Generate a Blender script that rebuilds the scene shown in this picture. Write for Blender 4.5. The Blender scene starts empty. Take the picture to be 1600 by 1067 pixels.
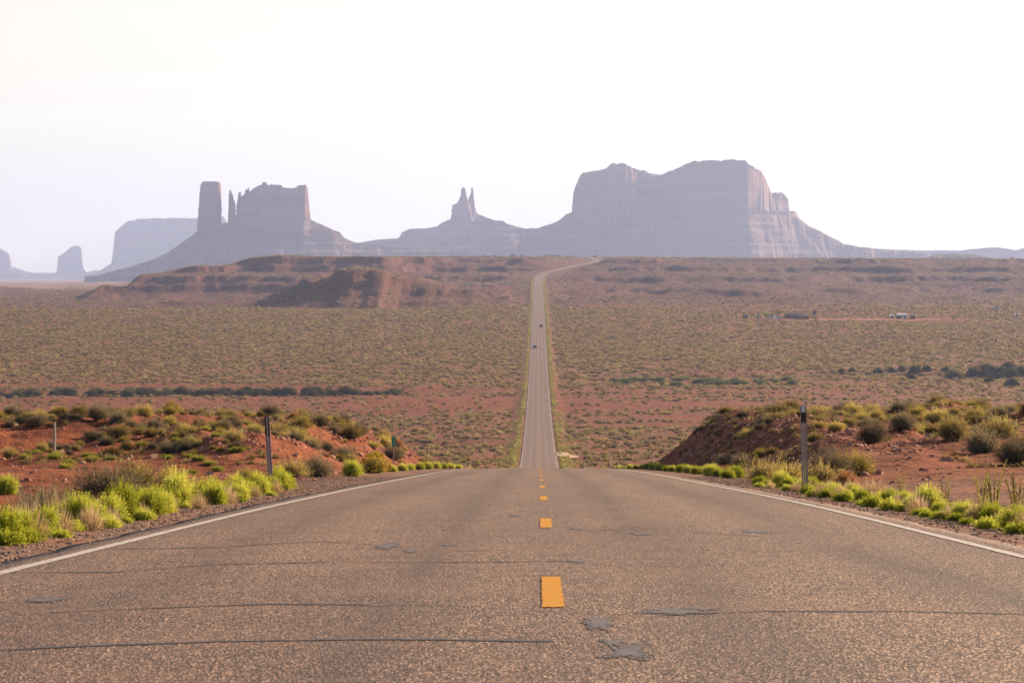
import bpy, math, random
import numpy as np
from mathutils import Vector, Matrix
random.seed(7); RNG = np.random.default_rng(7)
sc = bpy.context.scene
PI = math.pi

# ---------------------------------------------------------------- camera, sky, sun, exposure
F = 4050.0; HZ = 415.0; VPX = 841.0; CX = -0.08
cam_d = bpy.data.cameras.new('camera'); cam = bpy.data.objects.new('camera', cam_d)
sc.collection.objects.link(cam); sc.camera = cam
cam_d.sensor_width = 36; cam_d.lens = F/1600*36
cam_d.clip_start = 0.5; cam_d.clip_end = 200000
cam.location = (CX, 0, 0)
cam.rotation_euler = (PI/2-math.atan((533.5-HZ)/F), 0, math.atan((VPX-800)/F))
cam_d.dof.use_dof = True; cam_d.dof.focus_distance = 55; cam_d.dof.aperture_fstop = 14
SUN_EL = math.radians(19); SUN_AZ = math.radians(46)      # azimuth clockwise from +Y
w = bpy.data.worlds.new('World'); sc.world = w; w.use_nodes = True
nt = w.node_tree; nt.nodes.clear()
def N(nt, t, **k):
    n = nt.nodes.new(t)
    for a, b in k.items(): setattr(n, a, b)
    return n
sky = N(nt, 'ShaderNodeTexSky', sky_type='NISHITA', sun_disc=False, sun_elevation=SUN_EL, sun_rotation=SUN_AZ,
        altitude=1500, air_density=1.0, dust_density=6.0, ozone_density=1.0)
tc = N(nt, 'ShaderNodeTexCoord')
mp = N(nt, 'ShaderNodeMapping'); mp.inputs['Scale'].default_value = (3.0, 3.0, 34.0)
cn = N(nt, 'ShaderNodeTexNoise'); cn.inputs['Scale'].default_value = 2.2; cn.inputs['Detail'].default_value = 7; cn.inputs['Roughness'].default_value = .55
cr = N(nt, 'ShaderNodeValToRGB'); cr.color_ramp.elements[0].position = .5; cr.color_ramp.elements[1].position = .8
cm = N(nt, 'ShaderNodeMixRGB', blend_type='MIX'); cm.inputs[2].default_value = (10, 9.8, 9.4, 1)
fm = N(nt, 'ShaderNodeMath', operation='MULTIPLY'); fm.inputs[1].default_value = .3
bg = N(nt, 'ShaderNodeBackground'); bg.inputs['Strength'].default_value = .055
wo = N(nt, 'ShaderNodeOutputWorld')
L = nt.links.new
L(tc.outputs['Generated'], mp.inputs[0]); L(mp.outputs[0], cn.inputs['Vector']); L(cn.outputs[0], cr.inputs[0])
L(cr.outputs[0], fm.inputs[0]); L(fm.outputs[0], cm.inputs[0])
L(cm.outputs[0], bg.inputs[0])
sx = N(nt, 'ShaderNodeSeparateXYZ'); L(tc.outputs['Generated'], sx.inputs[0])
vr = N(nt, 'ShaderNodeMapRange', interpolation_type='SMOOTHERSTEP')          # milky veil low in the sky
for i, v_ in ((1, .11), (2, .34), (3, .85), (4, .0)): vr.inputs[i].default_value = v_
L(sx.outputs[2], vr.inputs[0])
vm = N(nt, 'ShaderNodeMixRGB'); vm.inputs[2].default_value = (9.7, 9.0, 7.5, 1)
dp = N(nt, 'ShaderNodeVectorMath', operation='DOT_PRODUCT'); dp.inputs[1].default_value = (math.sin(SUN_AZ), math.cos(SUN_AZ), 0); L(tc.outputs['Generated'], dp.inputs[0])
dr = N(nt, 'ShaderNodeMapRange', interpolation_type='SMOOTHERSTEP')          # thicker and brighter towards the sun
for i, v_ in ((1, -.25), (2, .85), (3, .12), (4, 1.)): dr.inputs[i].default_value = v_
L(dp.outputs['Value'], dr.inputs[0])
vf = N(nt, 'ShaderNodeMath', operation='MULTIPLY'); L(vr.outputs[0], vf.inputs[0]); L(dr.outputs[0], vf.inputs[1])
L(vf.outputs[0], vm.inputs[0]); L(sky.outputs[0], vm.inputs[1]); L(vm.outputs[0], cm.inputs[1]); L(bg.outputs[0], wo.inputs[0])
sd = bpy.data.lights.new('sun', 'SUN'); sd.energy = 5; sd.angle = math.radians(.6); sd.color = (1, .80, .57)
sun = bpy.data.objects.new('sun', sd); sc.collection.objects.link(sun)
SUND = Vector((math.sin(SUN_AZ)*math.cos(SUN_EL), math.cos(SUN_AZ)*math.cos(SUN_EL), math.sin(SUN_EL)))
sun.rotation_euler = SUND.to_track_quat('Z', 'Y').to_euler(); sun.location = (60, 30, 60)
sc.view_settings.view_transform = 'Standard'; sc.view_settings.look = 'None'
sc.view_settings.exposure = 1.22; sc.view_settings.gamma = 1
sc.cycles.volume_bounces = 1; sc.cycles.max_bounces = 6; sc.cycles.transparent_max_bounces = 8
HAZE_DENSITY = 0.62e-4; HAZE_COLOR = (.515, .635, 1.0)

# ---------------------------------------------------------------- maths helpers
def hash2(i, j, s):
    h = (i.astype(np.int64)*374761393 + j.astype(np.int64)*668265263 + s*974634777) & 0xffffffff
    h = ((h ^ (h >> 13))*1274126177) & 0xffffffff
    h = h ^ (h >> 16)
    return h.astype(np.float64)/4294967296.0
def perlin(x, y, s=0):
    x = np.asarray(x, float); y = np.asarray(y, float)
    x, y = np.broadcast_arrays(x, y)
    i = np.floor(x); j = np.floor(y); fx = x-i; fy = y-j
    u = fx*fx*fx*(fx*(fx*6-15)+10); v = fy*fy*fy*(fy*(fy*6-15)+10)
    def g(a, b):
        an = hash2(i+a, j+b, s)*2*PI
        return np.cos(an)*(fx-a)+np.sin(an)*(fy-b)
    return 1.5*((g(0,0)*(1-u)+g(1,0)*u)*(1-v)+(g(0,1)*(1-u)+g(1,1)*u)*v)
def fbm(x, y, s=0, o=4, r=.5):
    t = 0; a = 1
    for k in range(o):
        t = t+a*perlin(x*2**k, y*2**k, s+k*17); a *= r
    return t
def ridged(x, y, s=0, o=3):
    t = 0; a = 1; n = 0
    for k in range(o):
        t = t+a*(1-2*np.abs(perlin(x*2**k, y*2**k, s+k*13))); n += a; a *= .5
    return t/n
def ss(a, b, x):
    t = np.clip((x-a)/(b-a), 0, 1); return t*t*(3-2*t)
def pchip(X, Y):
    X = np.array(X, float); Y = np.array(Y, float)
    h = np.diff(X); dl = np.diff(Y)/h; m = np.zeros_like(Y)
    m[1:-1] = (dl[:-1]*h[1:]+dl[1:]*h[:-1])/(h[1:]+h[:-1]); m[0] = dl[0]; m[-1] = dl[-1]
    def f(x):
        x = np.asarray(x, float); k = np.clip(np.searchsorted(X, x)-1, 0, len(X)-2)
        t = (x-X[k])/h[k]; tc = t
        a = (1+2*t)*(1-t)**2*Y[k]+t*(1-t)**2*h[k]*m[k]+t*t*(3-2*t)*Y[k+1]+t*t*(t-1)*h[k]*m[k+1]
        lo = Y[0]+(x-X[0])*m[0]; hi = Y[-1]+(x-X[-1])*m[-1]
        return np.where(x < X[0], lo, np.where(x > X[-1], hi, a))
    return f
prof = pchip([-300,-60,0,9.3,18.5,34.4,44.5,63.6,100,148,200,260,350,430,501,600,700,821,950,1100,1285,1556,2112,2300,2460,2600,2750,2900,3100,3300,3600,5000],
             [14,2.8,-.90,-1.5,-2.12,-3.19,-3.9,-5.27,-7.92,-11.58,-16.0,-21.6,-29.9,-35.6,-39.2,-43,-45,-45.8,-45.4,-43.4,-39.7,-32.7,-18.2,-13.3,-9.1,-4.2,.3,4.2,8.4,10.6,10.6,10.6])
centre = pchip([-300,0,1200,2000,2300,2400,2460,2530,2600,2750,2900,3000,3100,3300,5000], [0,0,0,0,0,.4,2.6,8,18.6,40,61,68,66,60,60])
def pxang(x, y): return VPX+F*(x-CX)/np.maximum(y, 1)
def Zat(py, d): return (HZ-py)/F*d
def Xat(px, d): return CX+(px-VPX)/F*d
SIL = pchip([-900,45,119,140,154,201,215,245,301,357,378,413,500,850,1100,1600,2600],
            [481,480,470,459.5,449,445.5,433,428,416.5,414,407,401,401.5,401.5,403,405.5,406])
LOW = pchip([0,900,1285,1640,2200,3000,6000,12000,20000,31000], [-46,-45,-39.7,-31,-30,-30,-42,-66,-92,-138])
HA = pchip([250,322,350,413,462,472,518,528,545,590,640,720,830,860], [500,492,480,470,455,444,436,426,421,424,436,452,474,500])
def ground(x, y):
    x = np.asarray(x, float); y = np.asarray(y, float)
    zr = prof(y); X = x-centre(y); A = np.abs(X); pa = pxang(x, y)
    # --- foreground, height above the road
    wob = fbm(x*.11, y*.05, 3, 3)
    hl = 2.1*ss(5.8, 10.2, -X+wob*.5)*ss(78, 118, y+wob*8)*(1-ss(150, 195, y))
    hl = hl*(1+.16*fbm(x*.09, y*.045, 5, 3)) 
    hr_ = 2.55*ss(5.8, 9.9, X+wob*.35)*ss(48, 122, y+wob*6)*(1-ss(140, 182, y))
    hr_ = hr_*(1+.10*fbm(x*.1, y*.05, 9, 3))
    near = 1-ss(160, 420, y)
    lump = (.06*fbm(x*.7, y*.4, 11, 4)+.22*fbm(x*.22, y*.12, 12, 3))*ss(6, 11, A)
    lump = lump+(.24*ridged(x*.35, y*.2, 14, 4)+.10*fbm(x*1.5, y*.9, 15, 3))*ss(.2, 1.2, hl+hr_)
    zf = zr-.03+hl+hr_+near*lump-.25*ss(8, 14, A)*near*(1-ss(40, 80, y))
    # --- valley floor
    am = ss(300, 600, y)
    base = zr-.35
    val = base+am*ss(8, 45, A)*(1.0*fbm(x*.008, y*.005, 21, 4)+.35*fbm(x*.05, y*.04, 22, 3))
    val = val - 1.4*am*np.exp(-((y-(935+.05*x+26*perlin(x*.006, 0*y, 31)))/20)**2)*ss(14, 40, A)*(x < 0)   # the wash
    val = val - 2.0*am*np.exp(-((y-(660+.1*x+24*perlin(x*.008, 0*y, 33)))/12)**2)*ss(10, 25, A)
    val = val - 1.8*am*np.exp(-((y-(1040+.1*x+24*perlin(x*.008, 0*y, 37)))/18)**2)*ss(10, 25, A)*(x > 0)
    # --- slopes and plateau
    far = ss(1620, 1750, y)
    g = fbm(x*.0055, y*.0028, 41, 5); rg = ridged(x*.007+.5*fbm(x*.004, y*.004, 44, 2), y*.0035, 43, 5)
    pr = prof(y+55*g*far)
    wl = 1-(.70+.25*fbm(x*.0025, y*0, 57, 3))*ss(520, 800, pa)
    er = 12*ridged(x*.018+.4*g, y*.002, 58, 4); rl = -30+19*ss(2330, 2440, y+70*g+er)+25*ss(2550, 2690, y+95*g+40*fbm(x*.004, y*0, 42, 3)+er)
    ramp = pr*(1-wl)+rl*wl
    ramp = ramp+far*(1-ss(2950, 3300, y))*(2.0*(rg-.35)+2.0*fbm(x*.007, y*.005, 45, 4)+4.0*fbm(x*.004, y*.0022, 50, 3)*ss(20, 120, A))*ss(1650, 2000, y)
    st = 8.5; q = ramp/st; k = np.floor(q); ter = st*(k+ss(.36, .60, q-k))
    ramp = ramp+(ter-ramp)*(.42+.35*fbm(x*.003, y*.003, 46, 2))*ss(1650, 1900, y)*(1-ss(3050, 3280, y))
    ramp = ramp+far*(1-ss(3100, 3280, y))*ss(1650, 1900, y)*(.7*fbm(x*.05, y*.035, 48, 4)+1.3*(rg-.4)+1.5*ridged(x*.009, y*.045, 52, 4)-.4+2.6*(ridged(x*.022, y*.007, 56, 4)-.4)*ss(590, 650, pa)*(1-ss(800, 880, pa)))
    top = Zat(SIL(pa)+.35*fbm(pa*.06, y*0, 47, 3), np.clip(y, 2000, 3400))
    low = LOW(y)+.9*fbm(x*.008, y*.005, 21, 4)+6*ss(2600, 3000, y)*(1-ss(5000, 9000, y))*fbm(x*.004, y*.003, 55, 4)*ss(0,1,1)
    back = 1-ss(3000, 3500, y)*(1-ss(380, 440, pa))
    back = back*(1-ss(4600, 6500, y))
    plat = np.minimum(ramp, top)
    plat = low+(plat-low)*back
    za = Zat(HA(pa), 1950)+1.6*(ridged(x*.02, y*.012, 51, 4)-.3)+.9*fbm(x*.07, y*.05, 49, 3)
    yq = y+45*fbm(x*.010, 0*y, 53, 5)+7*ridged(x*.03, y*.003, 59, 4); qa = (za-low)*(.6*ss(1735, 1835, yq)+.4*ss(1800, 1850, yq))
    k = np.floor(qa/7); qa = qa+(7*(k+ss(.3, .6, qa/7-k))-qa)*.2
    qa = low+qa*(1-ss(2250, 2500, y))
    lm = ss(500, 640, pa)     # right of the left hills the slope is the ramp itself
    hills = np.maximum(np.maximum(plat, qa), low)
    hills = np.where(y > 6500, low, hills)
    v2 = val*(1-far)+hills*far
    z = zf*near+v2*(1-near)
    # --- bench under the road
    f = 1-ss(5.5, 9+ss(200, 600, y)*6+ss(1500, 2400, y)*30, A)
    bench = zr-.03-.5*ss(5, 9, A)*ss(200, 500, y)
    f = f*(1-ss(3150, 3300, y))
    f = np.where(y < 180, np.minimum(f, 1-ss(5.2, 6.2, A)), f)
    z = z*(1-f)+bench*f
    z = z-(1-ss(3.5, 3.98, A))*(.12+.0005*np.clip(y, 0, 2000))*(y < 3200)
    return z
def gz(x, y): return float(ground(np.array([x]), np.array([y]))[0])
def rd(px, py):
    """the point of the road under a pixel of the photograph (near road)"""
    d = np.linspace(5, 150, 30000); k = np.argmin(np.abs(Zat(py, d)-prof(d))); return Xat(px, d[k]), d[k]

# ---------------------------------------------------------------- object helpers
C = sc.collection
def link(o, parent=None):
    C.objects.link(o)
    if parent: o.parent = parent
    return o
def mesh_np(name, V, faces, mats, smooth=False, fmat=None):
    """faces: list of (n,k) int arrays"""
    me = bpy.data.meshes.new(name); V = np.asarray(V, np.float32)
    me.vertices.add(len(V)); me.vertices.foreach_set('co', V.ravel())
    faces = [np.asarray(f, np.int32) for f in faces if len(f)]
    loops = np.concatenate([f.ravel() for f in faces]); tot = np.concatenate([np.full(len(f), f.shape[1], np.int32) for f in faces])
    me.loops.add(len(loops)); me.loops.foreach_set('vertex_index', loops)
    me.polygons.add(len(tot)); st = np.concatenate([[0], np.cumsum(tot)[:-1]]).astype(np.int32)
    me.polygons.foreach_set('loop_start', st); me.polygons.foreach_set('loop_total', tot)
    me.polygons.foreach_set('use_smooth', np.full(len(tot), smooth))
    for m in (mats if isinstance(mats, (list, tuple)) else [mats]): me.materials.append(m)
    if fmat is not None: me.polygons.foreach_set('material_index', np.asarray(fmat, np.int32))
    me.update(calc_edges=True); me.validate()
    return me
def grid_faces(nr, nc):
    i = np.arange(nr-1)[:, None]*nc+np.arange(nc-1)[None]; i = i.ravel()
    return np.stack([i, i+1, i+nc+1, i+nc], 1)
def attr(me, name, vals):
    a = me.attributes.new(name, 'FLOAT', 'POINT'); a.data.foreach_set('value', np.asarray(vals, np.float32).ravel())
def tag(o, label=None, cat=None, group=None, kind=None):
    if label: o['label'] = label
    if cat: o['category'] = cat
    if group: o['group'] = group
    if kind: o['kind'] = kind
    return o
def thing(name, label, cat, loc=(0,0,0), rz=0, group=None):
    o = bpy.data.objects.new(name, None); link(o); o.location = loc; o.rotation_euler = (0,0,rz); o.empty_display_size = .3
    return tag(o, label, cat, group)
class MB:
    """collects boxes, prisms, tubes, spheres; builds one mesh"""
    def __init__(s): s.v = []; s.f = []
    def add(s, vs, fs):
        b = len(s.v); s.v += [tuple(v) for v in vs]; s.f += [tuple(b+i for i in f) for f in fs]; return s
    def box(s, c, d, rz=0, rx=0):
        M = Matrix.Translation(c) @ Matrix.Rotation(rz, 4, 'Z') @ Matrix.Rotation(rx, 4, 'X')
        vs = [M @ Vector((x*d[0]/2, y*d[1]/2, z*d[2]/2)) for x in (-1,1) for y in (-1,1) for z in (-1,1)]
        return s.add(vs, [(0,1,3,2),(4,6,7,5),(0,4,5,1),(2,3,7,6),(0,2,6,4),(1,5,7,3)])
    def tube(s, pts, rad, n=8):
        pts = [Vector(p) for p in pts]; rad = rad if isinstance(rad, (list, tuple)) else [rad]*len(pts); vs = []; fs = []
        for i, p in enumerate(pts):
            t = (pts[min(i+1, len(pts)-1)]-pts[max(i-1, 0)]).normalized()
            a = t.orthogonal().normalized(); b = t.cross(a)
            if i: 
                a = (pa-t*pa.dot(t)).normalized(); b = t.cross(a)
            pa = a
            vs += [p+(a*math.cos(2*PI*k/n)+b*math.sin(2*PI*k/n))*rad[i] for k in range(n)]
        for i in range(len(pts)-1):
            for k in range(n): fs.append((i*n+k, i*n+(k+1)%n, (i+1)*n+(k+1)%n, (i+1)*n+k))
        fs += [tuple(range(n))[::-1], tuple((len(pts)-1)*n+k for k in range(n))]
        return s.add(vs, fs)
    def prism(s, prof_, x0, x1):
        """profile in (y,z) swept along x"""
        n = len(prof_); vs = [(x0, y, z) for y, z in prof_]+[(x1, y, z) for y, z in prof_]
        return s.add(vs, [tuple(range(n))[::-1], tuple(range(n, 2*n))]+[(i, (i+1)%n, n+(i+1)%n, n+i) for i in range(n)])
    def cyl(s, c, r, h, axis='Z', n=16):
        d = {'X': Vector((h/2,0,0)), 'Y': Vector((0,h/2,0)), 'Z': Vector((0,0,h/2))}[axis]; c = Vector(c)
        return s.tube([c-d, c+d], r, n)
    def build(s, name, m, parent=None, smooth=False, bevel=0):
        me = bpy.data.meshes.new(name); me.from_pydata(s.v, [], s.f); me.materials.append(m)
        if smooth: me.polygons.foreach_set('use_smooth', [True]*len(me.polygons))
        import bmesh
        b = bmesh.new(); b.from_mesh(me); bmesh.ops.recalc_face_normals(b, faces=b.faces)
        if bevel: bmesh.ops.bevel(b, geom=b.edges[:], offset=bevel, segments=2, affect='EDGES', clamp_overlap=True)
        b.to_mesh(me); b.free()
        return link(bpy.data.objects.new(name, me), parent)

# ---------------------------------------------------------------- materials
def mat(name, rough=.85, spec=.3):
    m = bpy.data.materials.new(name); m.use_nodes = True; nt = m.node_tree; nt.nodes.clear()
    o = N(nt, 'ShaderNodeOutputMaterial'); p = N(nt, 'ShaderNodeBsdfPrincipled')
    p.inputs['Roughness'].default_value = rough; p.inputs['Specular IOR Level'].default_value = spec
    nt.links.new(p.outputs[0], o.inputs[0]); return m, nt, p, o
def col(c): return (c[0], c[1], c[2], 1)
def noise(nt, scale, detail=4, rough=.55, vec=None, dim=None):
    n = N(nt, 'ShaderNodeTexNoise'); n.inputs['Scale'].default_value = scale; n.inputs['Detail'].default_value = detail; n.inputs['Roughness'].default_value = rough
    if vec: nt.links.new(vec, n.inputs['Vector'])
    return n.outputs[0]
def ramp(nt, fac, stops):
    r = N(nt, 'ShaderNodeValToRGB'); e = r.color_ramp.elements
    while len(e) < len(stops): e.new(.5)
    for i, (p, c) in enumerate(stops): e[i].position = p; e[i].color = col(c) if not isinstance(c, (int, float)) else (c, c, c, 1)
    nt.links.new(fac, r.inputs[0]); return r.outputs[0]
def mix(nt, fac, a, b, mode='MIX'):
    m = N(nt, 'ShaderNodeMixRGB', blend_type=mode)
    for i, v in ((0, fac), (1, a), (2, b)):
        if isinstance(v, (int, float)): m.inputs[i].default_value = v
        elif isinstance(v, tuple): m.inputs[i].default_value = col(v)
        else: nt.links.new(v, m.inputs[i])
    return m.outputs[0]
def math_(nt, op, a, b=None, clamp=False):
    m = N(nt, 'ShaderNodeMath', operation=op, use_clamp=clamp)
    for i, v in ((0, a), (1, b)):
        if v is None: continue
        if isinstance(v, (int, float)): m.inputs[i].default_value = v
        else: nt.links.new(v, m.inputs[i])
    return m.outputs[0]
def attrn(nt, name): return N(nt, 'ShaderNodeAttribute', attribute_name=name).outputs['Fac']
def bump(nt, p, h, dist, strength=1.0):
    b = N(nt, 'ShaderNodeBump'); b.inputs['Distance'].default_value = dist; b.inputs['Strength'].default_value = strength
    nt.links.new(h, b.inputs['Height']); nt.links.new(b.outputs[0], p.inputs['Normal'])
def objco(nt, scale=(1,1,1)):
    t = N(nt, 'ShaderNodeTexCoord'); m = N(nt, 'ShaderNodeMapping'); m.inputs['Scale'].default_value = scale
    nt.links.new(t.outputs['Object'], m.inputs[0]); return m.outputs[0]

def ground_mat():
    m, nt, p, o = mat('desert_ground', .95, .1); v = objco(nt)
    big = noise(nt, .012, 5, .6, v); mid = noise(nt, .35, 6, .65, v); fine = noise(nt, 14, 5, .7, v)
    red = ramp(nt, mid, [(.3, (.09,.021,.008)), (.5, (.21,.052,.018)), (.72, (.34,.11,.045))])
    gravel = ramp(nt, noise(nt, 38, 3, .8, v), [(.3, (.08,.042,.03)), (.5, (.23,.13,.09)), (.7, (.44,.29,.21))])
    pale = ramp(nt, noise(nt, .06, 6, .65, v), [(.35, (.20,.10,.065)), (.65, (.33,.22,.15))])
    litter = ramp(nt, noise(nt, 1.1, 5, .7, v), [(.36, (.09,.045,.02)), (.5, (.22,.12,.05)), (.64, (.36,.21,.10))])
    c = mix(nt, attrn(nt, 'veg'), red, litter)
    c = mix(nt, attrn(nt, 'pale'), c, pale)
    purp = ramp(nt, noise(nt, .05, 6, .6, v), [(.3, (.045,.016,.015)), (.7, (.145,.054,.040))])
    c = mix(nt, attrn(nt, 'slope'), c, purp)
    gf = math_(nt, 'MULTIPLY', attrn(nt, 'gravel'), ramp(nt, noise(nt, 1.6, 4, .6, v), [(.35, .35), (.55, 1.0)]))
    c = mix(nt, gf, c, gravel)
    c = mix(nt, .25, c, ramp(nt, fine, [(.3, (.35,.35,.35)), (.7, (1,1,1))]), 'MULTIPLY')
    nt.links.new(c, p.inputs['Base Color'])
    h = math_(nt, 'ADD', math_(nt, 'MULTIPLY', mid, 3.0), math_(nt, 'ADD', math_(nt, 'MULTIPLY', noise(nt, 3.2, 5, .7, v), .5), math_(nt, 'MULTIPLY', fine, .12)))
    bump(nt, p, h, .25, .9)
    return m
def road_mat():
    m, nt, p, o = mat('chip_seal', .8, .25); v = objco(nt)
    vo = N(nt, 'ShaderNodeTexVoronoi'); vo.inputs['Scale'].default_value = 98; vo.inputs['Randomness'].default_value = 1
    nt.links.new(objco(nt, (1, .6, 1)), vo.inputs['Vector'])
    sep = N(nt, 'ShaderNodeSeparateColor'); nt.links.new(vo.outputs['Color'], sep.inputs[0])
    chip = ramp(nt, sep.outputs[0], [(0, (.010,.007,.006)), (.45, (.045,.028,.022)), (.70, (.19,.112,.078)), (.85, (.58,.38,.26)), (1, (1,.80,.62))])
    chip = mix(nt, .16, chip, ramp(nt, noise(nt, 48, 3, .8, v), [(.35, (.02,.015,.013)), (.5, (.13,.085,.065)), (.66, (.48,.34,.25))]))
    track = noise(nt, 1, 5, .6, objco(nt, (1.1, .05, 1)))
    blot = noise(nt, .9, 5, .6, v)
    c = mix(nt, ramp(nt, track, [(.38, .0), (.62, .35)]), chip, (.085,.06,.055))
    sx_ = N(nt, 'ShaderNodeSeparateXYZ'); nt.links.new(v, sx_.inputs[0])
    ax = math_(nt, 'ADD', math_(nt, 'MULTIPLY', math_(nt, 'ABSOLUTE', sx_.outputs[0]), .25), math_(nt, 'MULTIPLY', math_(nt, 'SUBTRACT', noise(nt, 1, 3, .5, objco(nt, (.15, .04, 1))), .5), .22))
    wt = ramp(nt, ax, [(0, .1), (.12, .0), (.24, .75), (.36, .15), (.5, .0), (.64, .7), (.78, .1), (.9, .3)])
    c = mix(nt, math_(nt, 'MULTIPLY', wt, math_(nt, 'MULTIPLY', noise(nt, 1, 5, .6, objco(nt, (2.5, .12, 1))), 1.35)), c, (.062,.042,.038))
    c = mix(nt, ramp(nt, blot, [(.45, 0.), (.72, .4)]), c, (.26,.165,.115))
    c = mix(nt, ramp(nt, noise(nt, .25, 4, .6, objco(nt, (1, .25, 1))), [(.5, 0.), (.7, .3)]), c, (.11,.09,.09))
    c = mix(nt, 1, c, (.92, .77, .70), 'MULTIPLY')
    nt.links.new(c, p.inputs['Base Color'])
    bump(nt, p, vo.outputs['Distance'], .006, 1)
    return m
def paint_mat(name, c, c2, sc_=9, wear=(.28,.42), solid=1.0):
    m, nt, p, o = mat(name, .7, .3); v = objco(nt)
    r = ramp(nt, noise(nt, sc_*3, 5, .75, v), [(wear[0], c2), (wear[1], c)])
    nt.links.new(r, p.inputs['Base Color'])
    grit = N(nt, 'ShaderNodeTexVoronoi'); grit.inputs['Scale'].default_value = 60; nt.links.new(v, grit.inputs['Vector'])
    sp = N(nt, 'ShaderNodeSeparateColor'); nt.links.new(grit.outputs['Color'], sp.inputs[0])
    a = math_(nt, 'ADD', math_(nt, 'MULTIPLY', attrn(nt, 'edge'), 1.15*solid), math_(nt, 'MULTIPLY', math_(nt, 'ADD', math_(nt, 'MULTIPLY', sp.outputs[0], .8), noise(nt, 5, 5, .7, v)), .62))
    nt.links.new(ramp(nt, a, [(.62, 0.), (.70, 1.)]), p.inputs['Alpha']); return m
def plain(name, c, rough=.6, spec=.4, metal=0, var=.25, sc_=6):
    m, nt, p, o = mat(name, rough, spec); p.inputs['Metallic'].default_value = metal
    r = ramp(nt, noise(nt, sc_, 4, .6, objco(nt)), [(.3, tuple(x*(1-var) for x in c)), (.7, tuple(min(1, x*(1+var)) for x in c))])
    nt.links.new(r, p.inputs['Base Color']); return m
def leaf_mat(name, stops, trans=.5, hue=.0):
    m = bpy.data.materials.new(name); m.use_nodes = True; nt = m.node_tree; nt.nodes.clear()
    o = N(nt, 'ShaderNodeOutputMaterial'); d = N(nt, 'ShaderNodeBsdfDiffuse'); t = N(nt, 'ShaderNodeBsdfTranslucent'); ms = N(nt, 'ShaderNodeMixShader')
    oi = N(nt, 'ShaderNodeObjectInfo')
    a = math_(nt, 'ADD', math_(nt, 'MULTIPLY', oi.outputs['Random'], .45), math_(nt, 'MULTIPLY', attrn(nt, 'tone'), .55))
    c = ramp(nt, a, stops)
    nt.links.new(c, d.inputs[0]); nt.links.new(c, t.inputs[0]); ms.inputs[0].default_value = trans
    nt.links.new(d.outputs[0], ms.inputs[1]); nt.links.new(t.outputs[0], ms.inputs[2]); nt.links.new(ms.outputs[0], o.inputs[0])
    return m
def rock_mat(name, cols, zsc=.05, streak=.02):
    m, nt, p, o = mat(name, .95, .1)
    band = noise(nt, 1, 5, .6, objco(nt, (.002, .002, zsc))); st = noise(nt, 1, 5, .65, objco(nt, (streak, streak, .002)))
    c = ramp(nt, band, [(.3, cols[0]), (.5, cols[1]), (.7, cols[2])])
    c = mix(nt, .45, c, ramp(nt, st, [(.3, (.5,.45,.45)), (.65, (1,1,1))]), 'MULTIPLY')
    nt.links.new(c, p.inputs['Base Color'])
    bump(nt, p, math_(nt, 'ADD', st, band), 12, .8); return m

M = {}
M['ground'] = ground_mat(); M['road'] = road_mat()
M['white_line'] = paint_mat('worn_white_paint', (.55,.48,.43), (.2,.15,.12), 9, (.38,.56), .74)
M['yellow_line'] = paint_mat('worn_yellow_paint', (.64,.27,.002), (.26,.13,.04), 22, (.38,.56), .82)
M['yellow_line'].node_tree.nodes['Principled BSDF'].inputs['Specular IOR Level'].default_value = .08
M['scrape'] = paint_mat('pale_scrape', (.62,.52,.44), (.2,.15,.12), 10, (.4,.6), .95)
M['tar'] = paint_mat('crack_sealant', (.035,.028,.032), (.09,.07,.068), 8, (.4,.6), 1.0)
M['tarpatch'] = paint_mat('bleeding_tar', (.07,.062,.074), (.12,.09,.085), 6, (.42,.62), .55)
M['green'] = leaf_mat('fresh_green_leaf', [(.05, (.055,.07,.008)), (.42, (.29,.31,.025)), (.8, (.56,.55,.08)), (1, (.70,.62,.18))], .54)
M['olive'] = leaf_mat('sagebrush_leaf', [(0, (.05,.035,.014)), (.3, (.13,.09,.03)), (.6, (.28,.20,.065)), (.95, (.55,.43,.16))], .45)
M['sage_grey'] = leaf_mat('grey_brush_leaf', [(0, (.045,.035,.022)), (.4, (.14,.105,.06)), (.95, (.34,.27,.16))], .4)
M['gold'] = leaf_mat('golden_brush_leaf', [(0, (.08,.055,.012)), (.4, (.28,.21,.045)), (.95, (.66,.52,.16))], .45)
M['scrub'] = leaf_mat('valley_scrub_leaf', [(0, (.035,.026,.010)), (.35, (.15,.105,.04)), (.7, (.38,.28,.10)), (1, (.60,.47,.21))], .38)
M['dark_leaf'] = leaf_mat('tamarisk_leaf', [(0, (.03,.028,.014)), (.6, (.095,.085,.038)), (1, (.20,.175,.08))], .3)
M['band_leaf'] = leaf_mat('streamside_leaf', [(0, (.04,.05,.015)), (.6, (.13,.15,.045)), (1, (.24,.25,.08))], .35)
M['weed'] = leaf_mat('verge_weed_leaf', [(0, (.11,.10,.02)), (.5, (.33,.29,.07)), (1, (.60,.50,.19))], .45)
M['lowgreen'] = leaf_mat('turnout_weed_leaf', [(0, (.07,.07,.01)), (.45, (.24,.24,.03)), (1, (.52,.46,.09))], .45)
M['straw'] = leaf_mat('dry_grass_blade', [(0, (.30,.19,.09)), (.5, (.48,.33,.18)), (1, (.7,.52,.34))], .45)
M['rust'] = leaf_mat('dead_brush_twig', [(0, (.20,.09,.03)), (.5, (.38,.17,.06)), (1, (.5,.27,.12))], .4)
M['yellow_flower'] = leaf_mat('yellow_flower_head', [(0, (.55,.38,.02)), (1, (.85,.62,.04))], .4)
M['twig'] = plain('dry_twig', (.16,.11,.07), .9, .1)
M['galv'] = plain('galvanised_steel', (.30,.28,.29), .38, .5, .85, .2, 30)
M['black'] = plain('black_plastic', (.02,.018,.018), .5, .4)
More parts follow.
